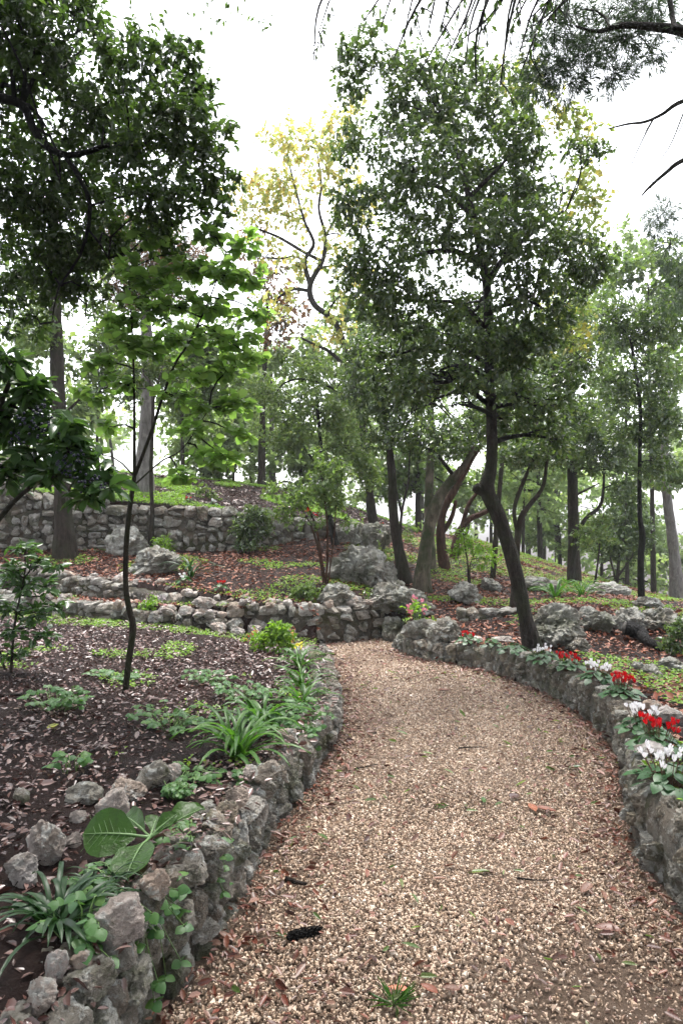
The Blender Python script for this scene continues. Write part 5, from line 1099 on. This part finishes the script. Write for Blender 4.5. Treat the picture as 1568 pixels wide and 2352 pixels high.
for i, (px, py, kind, nl, nf, R_, hg, lab) in enumerate([
    (1535, 1815, 'white', 46, 18, .17, .20, 'white cyclamen nearest the viewer, at the right edge'),
    (1510, 1735, 'red', 40, 15, .14, .21, 'red cyclamen nearest the viewer, between two white ones'),
    (1475, 1690, 'white', 34, 15, .13, .19, 'white cyclamen right behind the nearest red one'),
    (1425, 1640, 'red', 40, 14, .14, .20, 'second red cyclamen from the viewer, above glossy dark leaves'),
    (1370, 1595, 'white', 36, 16, .14, .18, 'white cyclamen midway along the right wall, between two red ones'),
    (1305, 1555, 'red', 36, 12, .14, .17, 'red cyclamen just right of the leaning trunk'),
    (1245, 1528, 'white', 34, 9, .15, .17, 'white cyclamen at the foot of the leaning trunk'),
    (1182, 1520, 'white', 34, 0, .16, .17, 'flowerless dark-leaved cyclamen left of the leaning trunk'),
    (1130, 1505, 'white', 14, 0, .10, .15, 'small flowerless cyclamen on the far part of the right wall'),
    (1075, 1490, 'red', 22, 8, .12, .15, 'lone red cyclamen by the whitish boulder at the head of the right wall')]):
    p = hit(px, py)
    cyclamen(lab, p, kind, nl, int(nf * 1.8), R_, hg, 400 + i, 1.0, CG)
for i, (px, py, kind, lab) in enumerate([(508, 1362, 'red', 'red cyclamen on top of the terrace wall'), (422, 1345, 'white', 'white cyclamen beside the tall dark strap plant'), (432, 1160, 'red', 'red cyclamen on the upper wall right of the grey pine'), (40, 1112, 'red', 'red cyclamen on the upper terrace at the left edge'), (490, 1166, 'white', 'white cyclamen on the upper wall near the crest bush'), (875, 1216, 'red', 'red cyclamen by the low end of the upper wall')]):
    p = hit(px, py); cyclamen(lab, p, kind, 10, 8, .09, .13, 430 + i, 1.15, 'cyclamens on the terraces')
p = hit(955, 1462); p[2] += .2
root = thing('pink_flower', 'pink-flowered plant on the ledge boulder at the end of the path', 'flower', p); rg = np.random.default_rng(8); b = MB()
q = p + rg.normal(0, .06, (60, 3)) * [1, .8, .6] + [0, 0, .1]; add_leaves(b, q, rand_unit(rg, 60), np.tile([0, 0, 1.], (60, 1)) + rg.normal(0, .3, (60, 3)), .05, .035, rg, 6); b.build('foliage', M['cover'], root)
b = MB(); [tube(b, [p - [0, 0, .1], p + [dx, 0, .14]], .004, 4) for dx in (-.05, 0, .05)]; b.build('stem', M['gstem'], root)
bloom_cluster(root, 'pinkp', [p + np.array([dx, -.05, dz]) for dx, dz in ((-.09, .12), (-.03, .22), (.06, .18), (.08, .08), (-.06, .06))], .014, 14, 9, .026)

# ------------------------------------------------------------------ clover clumps
def clover(label, p, n, R, hgt, seed, hang=0.0, s=.034, group='clover clumps on the left bed', flat=(1, 1)):
    r = np.random.default_rng(seed); root = thing('clover_clump', label, 'plant', p, group); st = MB(); m = MB()
    for i in range(n):
        a = r.uniform(0, 6.28); rr = R * math.sqrt(r.random()); x, y = math.cos(a) * rr * flat[0], math.sin(a) * rr * flat[1]
        top = np.array(p) + np.array([x, y, 0]); g = h1(top[0], top[1])
        if hang: top[2] = p[2] + r.uniform(-hang, .04) if x > -.02 else p[2] + r.uniform(0, hgt)
        else: top[2] = max(g, p[2] - .05) + hgt * r.uniform(.4, 1.05)
        b0 = np.array(p) + np.array([x * .35, y * .35, 0])
        tube(st, catmull([b0, (b0 + top) / 2 + r.normal(0, .015, 3) + [0, 0, .02], top], 5), [.0016] * 5, 3, 0, r.random(), False)
        for k in range(3):
            al = k * 2.09 + a; d = np.array([math.cos(al), math.sin(al), -.25 + r.normal(0, .15)])
            if i < 70: put(LEAFS['clover'][k % 2], 'leaf', root, top + d * .004, d, np.array([0, -.2, 1.0]) + r.normal(0, .25, 3), s * r.uniform(.8, 1.15), s * 1.05)
            else: add_leaves(m, (top + d * .004)[None], d[None], np.array([[0, -.2, 1.0]]) + r.normal(0, .25, (1, 3)), s, s * 1.05, r, 8)
    st.build('stems', M['gstem'], root)
    if m.n: m.build('foliage', M['clover'], root)
for i, (px, py, n, R_, hg, hang, lab) in enumerate([
    (130, 1632, 34, .18, .11, 0, 'clover clump in dark soil left of the slim sapling'),
    (395, 1672, 32, .22, .10, 0, 'clover patch in the middle of the left bed'),
    (560, 1610, 30, .20, .12, 0, 'clover patch right of the slim sapling'),
    (640, 1690, 50, .20, .12, 0, 'thick clover patch beside the second strap-leaved clump'),
    (715, 1660, 26, .14, .12, 0, 'clover spilling by the far part of the left wall'),
    (690, 1745, 26, .13, .05, .14, 'clover hanging over the left wall near the arching clump'),
    (445, 2085, 44, .13, .06, .20, 'clover hanging over the near wall below the big leaves'),
    (300, 2225, 46, .17, .07, .26, 'clover trailing over the nearest stones of the left wall'),
    (190, 2170, 14, .13, .15, 0, 'few tall clover leaves beside the dark glossy clump'),
    (480, 1570, 22, .2, .07, 0, 'small clover patch at the base of the slim sapling on its right'),
    (410, 1838, 40, .055, .07, 0, 'tiny dense green cushion behind the big-leaved plant'),
    (260, 1560, 22, .18, .06, 0, 'sparse clover just left of the slim sapling'),
    (165, 1775, 9, .10, .10, 0, 'few clover leaves on bare dark soil at left'),
    (440, 1790, 14, .14, .05, 0, 'sparse sprouts left of the smooth cap stone'),
    (570, 1910, 12, .06, .04, .16, 'ivy-like leaves on the wall face right of the big leaves')]):
    p = hit(px, py)
    if hang: p[2] = max(p[2], .30)
    clover(lab, p, int(n * 1.45), R_ * 1.1, hg, 500 + i, hang, .034 if i not in (10,) else .02)

# ------------------------------------------------------------------ litter, seedlings, twigs
def scatter(n, xr, yr, fn, rng):
    x = rng.uniform(*xr, n); y = rng.uniform(*yr, n); k = fn(x, y); return x[k], y[k]
def bare(x, y): return ~inside(x, y, POLY_PATH)
def noise_mask(x, y, sc, thr, seed=0.0):
    return np.array([noise.noise(Vector((a * sc + seed, b_ * sc, seed))) > thr for a, b_ in zip(x, y)])
def litter(name, label, mat, x, y, L, Wd, rng, lift=.006, shape=6, up=.75, zf=None):
    n = len(x); z = (H(x, y) if zf is None else zf(x, y)) + lift + rng.uniform(0, .02, n)
    a = rng.uniform(0, 6.28, n); ax = np.stack([np.cos(a), np.sin(a), rng.normal(0, .28, n)], 1); nr = np.tile([0, 0, 1.0], (n, 1)) * up + rng.normal(0, .38, (n, 3))
    b = MB(); s = rng.lognormal(-.1, .4, n).clip(.4, 2.0); add_leaves(b, np.stack([x, y, z], 1), ax, nr, L * s, Wd * s, rng, shape, .12)
    o = b.build(name, M[mat]); tag(o, label, 'leaves', None, 'stuff'); return o
rl = np.random.default_rng(77)
xb, yb_ = scatter(110000, (-6, 0.2), (1.2, 9.6), lambda x, y: inside(x, y, POLY_BED), rl)
dens = np.clip(.62 + .08 * yb_, 0, 1); k = rl.random(len(xb)) < dens * np.where(noise_mask(xb, yb_, 1.1, -.12), 1, .55); xb, yb_ = xb[k][:46000], yb_[k][:46000]
litter('leaf_litter', 'brown and pale wet leaf litter over the left bed', 'litter', xb[:24000], yb_[:24000], .034, .016, rl)
litter('leaf_litter', 'small dark leaf fragments between the litter of the left bed', 'litter', xb[24000:], yb_[24000:], .024, .012, rl, shape=4)
xm, ym = scatter(125000, (-5.5, 7.5), (.3, 17), lambda x, y: bare(x, y) & ~inside(x, y, POLY_BED) & ~inside(x, y, POLY_UT), rl)
k = noise_mask(xm, ym, .7, -.1, 5) | (rl.random(len(xm)) < .45); xm, ym = xm[k], ym[k]
litter('red_leaf_litter', 'reddish leaf litter on the terraces and the right slope', 'litter_red', xm, ym, .05, .022, rl, shape=4)
xu, yu = scatter(16000, (-6, 2), (11, 18), lambda x, y: inside(x, y, POLY_UT), rl); litter('dry_leaf_litter', 'tan leaf litter on the upper terrace', 'litter', xu, yu, .06, .03, rl, shape=4)
# leaves that blew onto the gravel, thicker along the walls
EDGE_IN = np.vstack([PATH_L, A([-0.2, 8.35], [0.3, 8.62], [0.75, 8.6]), PATH_R[::-1]])
xp, yp = scatter(60000, (-1.2, 2.1), (1.3, 8.6), lambda x, y: inside(x, y, EDGE_IN), rl)
de = edge_dist(xp, yp); k = rl.random(len(xp)) < (.03 + .78 * np.exp(-de / .16) + .05 * (yp < 2.6)) ; xp, yp = xp[k], yp[k]
litter('blown_leaves', 'brown leaves blown onto the gravel, thickest along the walls', 'litter_path', xp, yp, .034, .014, rl, .016, 6, .75, lambda x, y: np.zeros_like(x))
xp, yp = scatter(900, (-1.2, 2.1), (1.4, 7), lambda x, y: inside(x, y, EDGE_IN), rl)
litter('green_fallen_leaves', 'scattered green olive-shaped leaves lying on the gravel', 'mid', xp[:200], yp[:200], .05, .014, rl, .02, 6, .75, lambda x, y: np.zeros_like(x))

cw = catmull(LWC[2:], 400); iw = rl.integers(0, 400, 1500); xw, yw = cw[iw, 0] + rl.normal(0, .07, 1500), cw[iw, 1] + rl.normal(0, .03, 1500)
litter('leaf_litter', 'brown leaves caught between the top stones of the left wall', 'litter', xw[:900], yw[:900], .034, .015, rl, .0, 6, .75, lambda x, y: np.interp(y, [1.4, 2.4, 2.9, 3.5, 5, 6.3, 7.2], [.41, .41, .37, .34, .33, .29, .22]) - .02)
def seedlings(name, label, mat, x, y, L, hgt, rng, per=4):
    n = len(x); z = H(x, y); p = np.stack([x, y, z], 1); p = np.repeat(p, per, 0) + np.stack([rng.normal(0, L * .7, n * per), rng.normal(0, L * .7, n * per), hgt * rng.uniform(.2, 1, n * per)], 1)
    a = rng.uniform(0, 6.28, n * per); ax = np.stack([np.cos(a), np.sin(a), rng.normal(.15, .3, n * per)], 1); nr = np.array([0, -.15, 1.]) + rng.normal(0, .35, (n * per, 3))
    b = MB(); add_leaves(b, p, ax, nr, L * rng.uniform(.6, 1.3, n * per), L * .6, rng, 4, .1, np.repeat(rng.random(n), per)); o = b.build(name, M[mat]); tag(o, label, 'ground cover', None, 'stuff')
xs_, ys_ = scatter(30000, (-6, 0), (3.5, 9.3), lambda x, y: inside(x, y, POLY_BED), rl)
k = (noise_mask(xs_, ys_, 1.6, .27, 9) & (rl.random(len(xs_)) < .25 + .11 * (ys_ - 4))) | ((ys_ > H0(xs_, ys_) * 0 + np.interp(xs_, W1A[::-1, 0], W1A[::-1, 1]) - .75) & (rl.random(len(xs_)) < .25)); seedlings('seedlings', 'small bright weeds sprouting in the left bed', 'cover', xs_[k], ys_[k], .028, .035, rl)
xs_, ys_ = scatter(40000, (-6, 2), (10.8, 19), lambda x, y: inside(x, y, POLY_UT), rl); k = noise_mask(xs_, ys_, .7, .06, 4) & (rl.random(len(xs_)) < .7); seedlings('grass_patch', 'low bright grass and weeds on the upper terrace', 'cover', xs_[k][:14000], ys_[k][:14000], .045, .06, rl)
xs_, ys_ = scatter(70000, (-5.5, 8), (.3, 17), lambda x, y: bare(x, y) & ~inside(x, y, POLY_BED) & ~inside(x, y, POLY_UT), rl)
k = noise_mask(xs_, ys_, .9, .12, 2) | ((xs_ > 2.3) & (ys_ < 7.0) & noise_mask(xs_, ys_, 1.4, -.1, 3)) | ((ys_ > 11) & (xs_ > 2) & noise_mask(xs_, ys_, .5, -.1, 6)); seedlings('green_weeds', 'low green weeds among the litter of the terrace and right slope', 'cover', xs_[k][:24000], ys_[k][:24000], .034, .04, rl, 3)
b = MB()
xt, yt = scatter(2600, (-6, 6), (1.3, 12), lambda x, y: bare(x, y), rl)
for x, y in zip(xt[:1100], yt[:1100]):
    a = rl.uniform(0, 6.28); l = rl.uniform(.04, .2); z = h1(x, y) + .016; p0 = np.array([x, y, z]); p1 = p0 + [math.cos(a) * l, math.sin(a) * l, rl.uniform(-.005, .02)]; tube(b, catmull([p0, (p0 + p1) / 2 + rl.normal(0, .008, 3), p1], 4), [.0022, .002, .0018, .0012], 3, 0, .5, False)
tag(b.build('twig_litter', M['twig']), 'thin broken twigs strewn over the beds', 'twigs', None, 'stuff')

# ------------------------------------------------------------------ single things lying about
def fallen_leaf(label, px, py, L, Wd, mat, seed, curl=.3):
    p = hit(px, py); r = np.random.default_rng(seed); a = r.uniform(0, 6.28); t = np.linspace(0, 1, 6); d = np.array([math.cos(a), math.sin(a)]); s = np.array([-d[1], d[0]]); V = []
    for u in t:
        w = np.interp(u, [0, .2, .5, .8, 1], [.05, .75, 1, .6, .03]) * Wd * .5; z = .018 + curl * L * (u - .5) ** 2
        for k in (1, 0, -1): V.append([*(d * (u - .5) * L + s * w * k), z + abs(k) * w * .6])
    q = [(i * 3 + k, i * 3 + 1 + k, i * 3 + 4 + k, i * 3 + 3 + k) for i in range(5) for k in range(2)]
    b = MB(); b.add(np.array(V) + p, q, None, r.random()); o = link('fallen_leaf', b.mesh('fallen_leaf', M[mat], p)); o.location = tuple(p); tag(o, label, 'leaf', 'single fallen leaves on the path')
for i, a in enumerate([('curled red-brown leaf lying mid-path, left one of a pair', 1222, 1868, .10, .05, 'litter_red'), ('curled red-brown leaf lying mid-path, right one of a pair', 1252, 1872, .11, .05, 'litter_red'), ('pale pinkish leaf flat on the gravel above the red-brown pair', 1182, 1843, .08, .06, 'litter'), ('orange leaf on the gravel at the bottom edge, by the pine tuft', 915, 2288, .07, .03, 'orange'),
        ('brown leaf on the gravel right of the bottom pine tuft', 985, 2290, .07, .035, 'litter_red'), ('second brown leaf right of the bottom pine tuft', 1035, 2288, .06, .035, 'litter_red'), ('brown leaf far along the path near its right bend', 1020, 1592, .12, .06, 'litter_red'), ('large dull brown leaf at lower right of the path', 1345, 2055, .10, .045, 'litter_path'),
        ('broad brown leaf near the right wall at lower right', 1395, 2150, .10, .055, 'litter_path'), ('yellow leaf lying on dark soil at left', 122, 1678, .08, .045, 'yellow'), ('dark green leaf lying across the gravel centre', 1110, 1850, .08, .03, 'vib'), ('dark green leaf near the right wall', 1320, 1772, .09, .04, 'vib')]): fallen_leaf(*a, 700 + i)
def cone():
    p = hit(698, 2158); root = link('fallen_cone', None) if False else None
    b = MB(); r = np.random.default_rng(3); ax = norm(np.array([.9, .35, 0.])); sd_ = np.array([-ax[1], ax[0], 0]); L = .135; c = p + [0, 0, .02]
    u = np.linspace(-.5, .5, 12); rad = np.interp(u, [-.5, -.35, 0, .3, .5], [.008, .016, .016, .009, .003]); tube(b, [c + ax * L * q for q in u], rad, 9, .2)
    for i in range(70):
        q = -.48 + .92 * i / 70; a = i * 2.4; rr = np.interp(q, u, rad); d = sd_ * math.cos(a) + np.array([0, 0, 1]) * math.sin(a)
        add_leaves(b, (c + ax * L * q + d * rr * .6)[None], (ax * .8 + d * .75)[None], d[None] + ax * -.4, .02, .016, r, 6)
    o = link('fallen_cone', b.mesh('fallen_cone', M['char'], p)); o.location = tuple(p); tag(o, 'blackened elongated cone lying on the gravel near the left wall', 'cone')
cone()
def log():
    p = hit(1440, 1468); q = hit(1520, 1500); root = thing('charred_log', 'black charred log with a cut end on the right slope', 'log', p)
    b = MB(); P = np.array([p + [-.03, 0, .12], p + [.06, -.03, .10], p + [.12, -.06, .07], (p + q) / 2 + [.02, 0, .06], q + [0, 0, .05]]); sweep(b, P, np.array([.085, .085, .075, .05, .045]), .04, 12, .12); b.build('trunk', M['char'], root)
    e = MB(); d = norm(P[0] - P[1]); tube(e, [P[0] - d * .01, P[0] + d * .006], [.08, .078], 12); e.build('cut_face', M['cut'], root)
log()
def stick(label, px, py, L, a, rad, seed):
    p = hit(px, py) + [0, 0, .02]; r = np.random.default_rng(seed); d = np.array([math.cos(a), math.sin(a), 0]); b = MB()
    tube(b, catmull([p - d * L / 2, p + r.normal(0, L * .04, 3) * [1, 1, .2], p + d * L / 2], 8), np.linspace(rad, rad * .5, 8), 6, .2); o = link('stick', b.mesh('stick', M['twig'], p)); o.location = tuple(p); tag(o, label, 'stick', 'sticks on the path and beds')
stick('thin dark stick across the upper path', 1085, 1725, .2, .1, .005, 1); stick('thin dark stick near the left wall on the path', 840, 1770, .16, .5, .005, 2); stick('short thick stick on the gravel by the near left wall', 680, 2040, .1, -.4, .011, 3); stick('dark rotten branch on the soil at the left edge', 40, 1605, .22, .1, .014, 4); stick('thin twig on the lower right gravel', 1230, 2035, .16, -.1, .004, 5)
def pine_tuft():
    p = hit(905, 2320); b = MB(); r = np.random.default_rng(6); n = 46; ax = np.stack([r.normal(.1, .5, n), r.normal(.3, .6, n), np.abs(r.normal(.25, .15, n))], 1)
    add_leaves(b, np.tile(p + [0, 0, .015], (n, 1)), ax, rand_unit(r, n), .10, .003, r, 4, 0); o = link('pine_tuft', b.mesh('pine_tuft', M['strap'], p)); o.location = tuple(p); tag(o, 'tuft of green pine needles on the gravel at the bottom edge', 'needles')
pine_tuft()

# ------------------------------------------------------------------ damp air
def haze():
    m = bpy.data.materials.new('damp_air'); m.use_nodes = True; t = m.node_tree; t.nodes.clear()
    o = t.nodes.new('ShaderNodeOutputMaterial'); v = t.nodes.new('ShaderNodeVolumePrincipled'); v.inputs['Color'].default_value = (.93, .95, .97, 1); v.inputs['Density'].default_value = .0012; v.inputs['Anisotropy'].default_value = .3
    t.links.new(v.outputs[0], o.inputs['Volume'])
    b = MB(); x, y0, y1, z0, z1 = 750, -130, 950, -11, 14
    V = [(-x, y0, z0), (x, y0, z0), (x, y1, z0), (-x, y1, z0), (-x, y0, z1), (x, y0, z1), (x, y1, z1), (-x, y1, z1)]
    b.add(V, [(0, 3, 2, 1), (4, 5, 6, 7), (0, 1, 5, 4), (1, 2, 6, 5), (2, 3, 7, 6), (3, 0, 4, 7)]); tag(b.build('haze', m, None, False), 'damp pale haze hanging between the trees', 'haze', None, 'stuff')
haze()
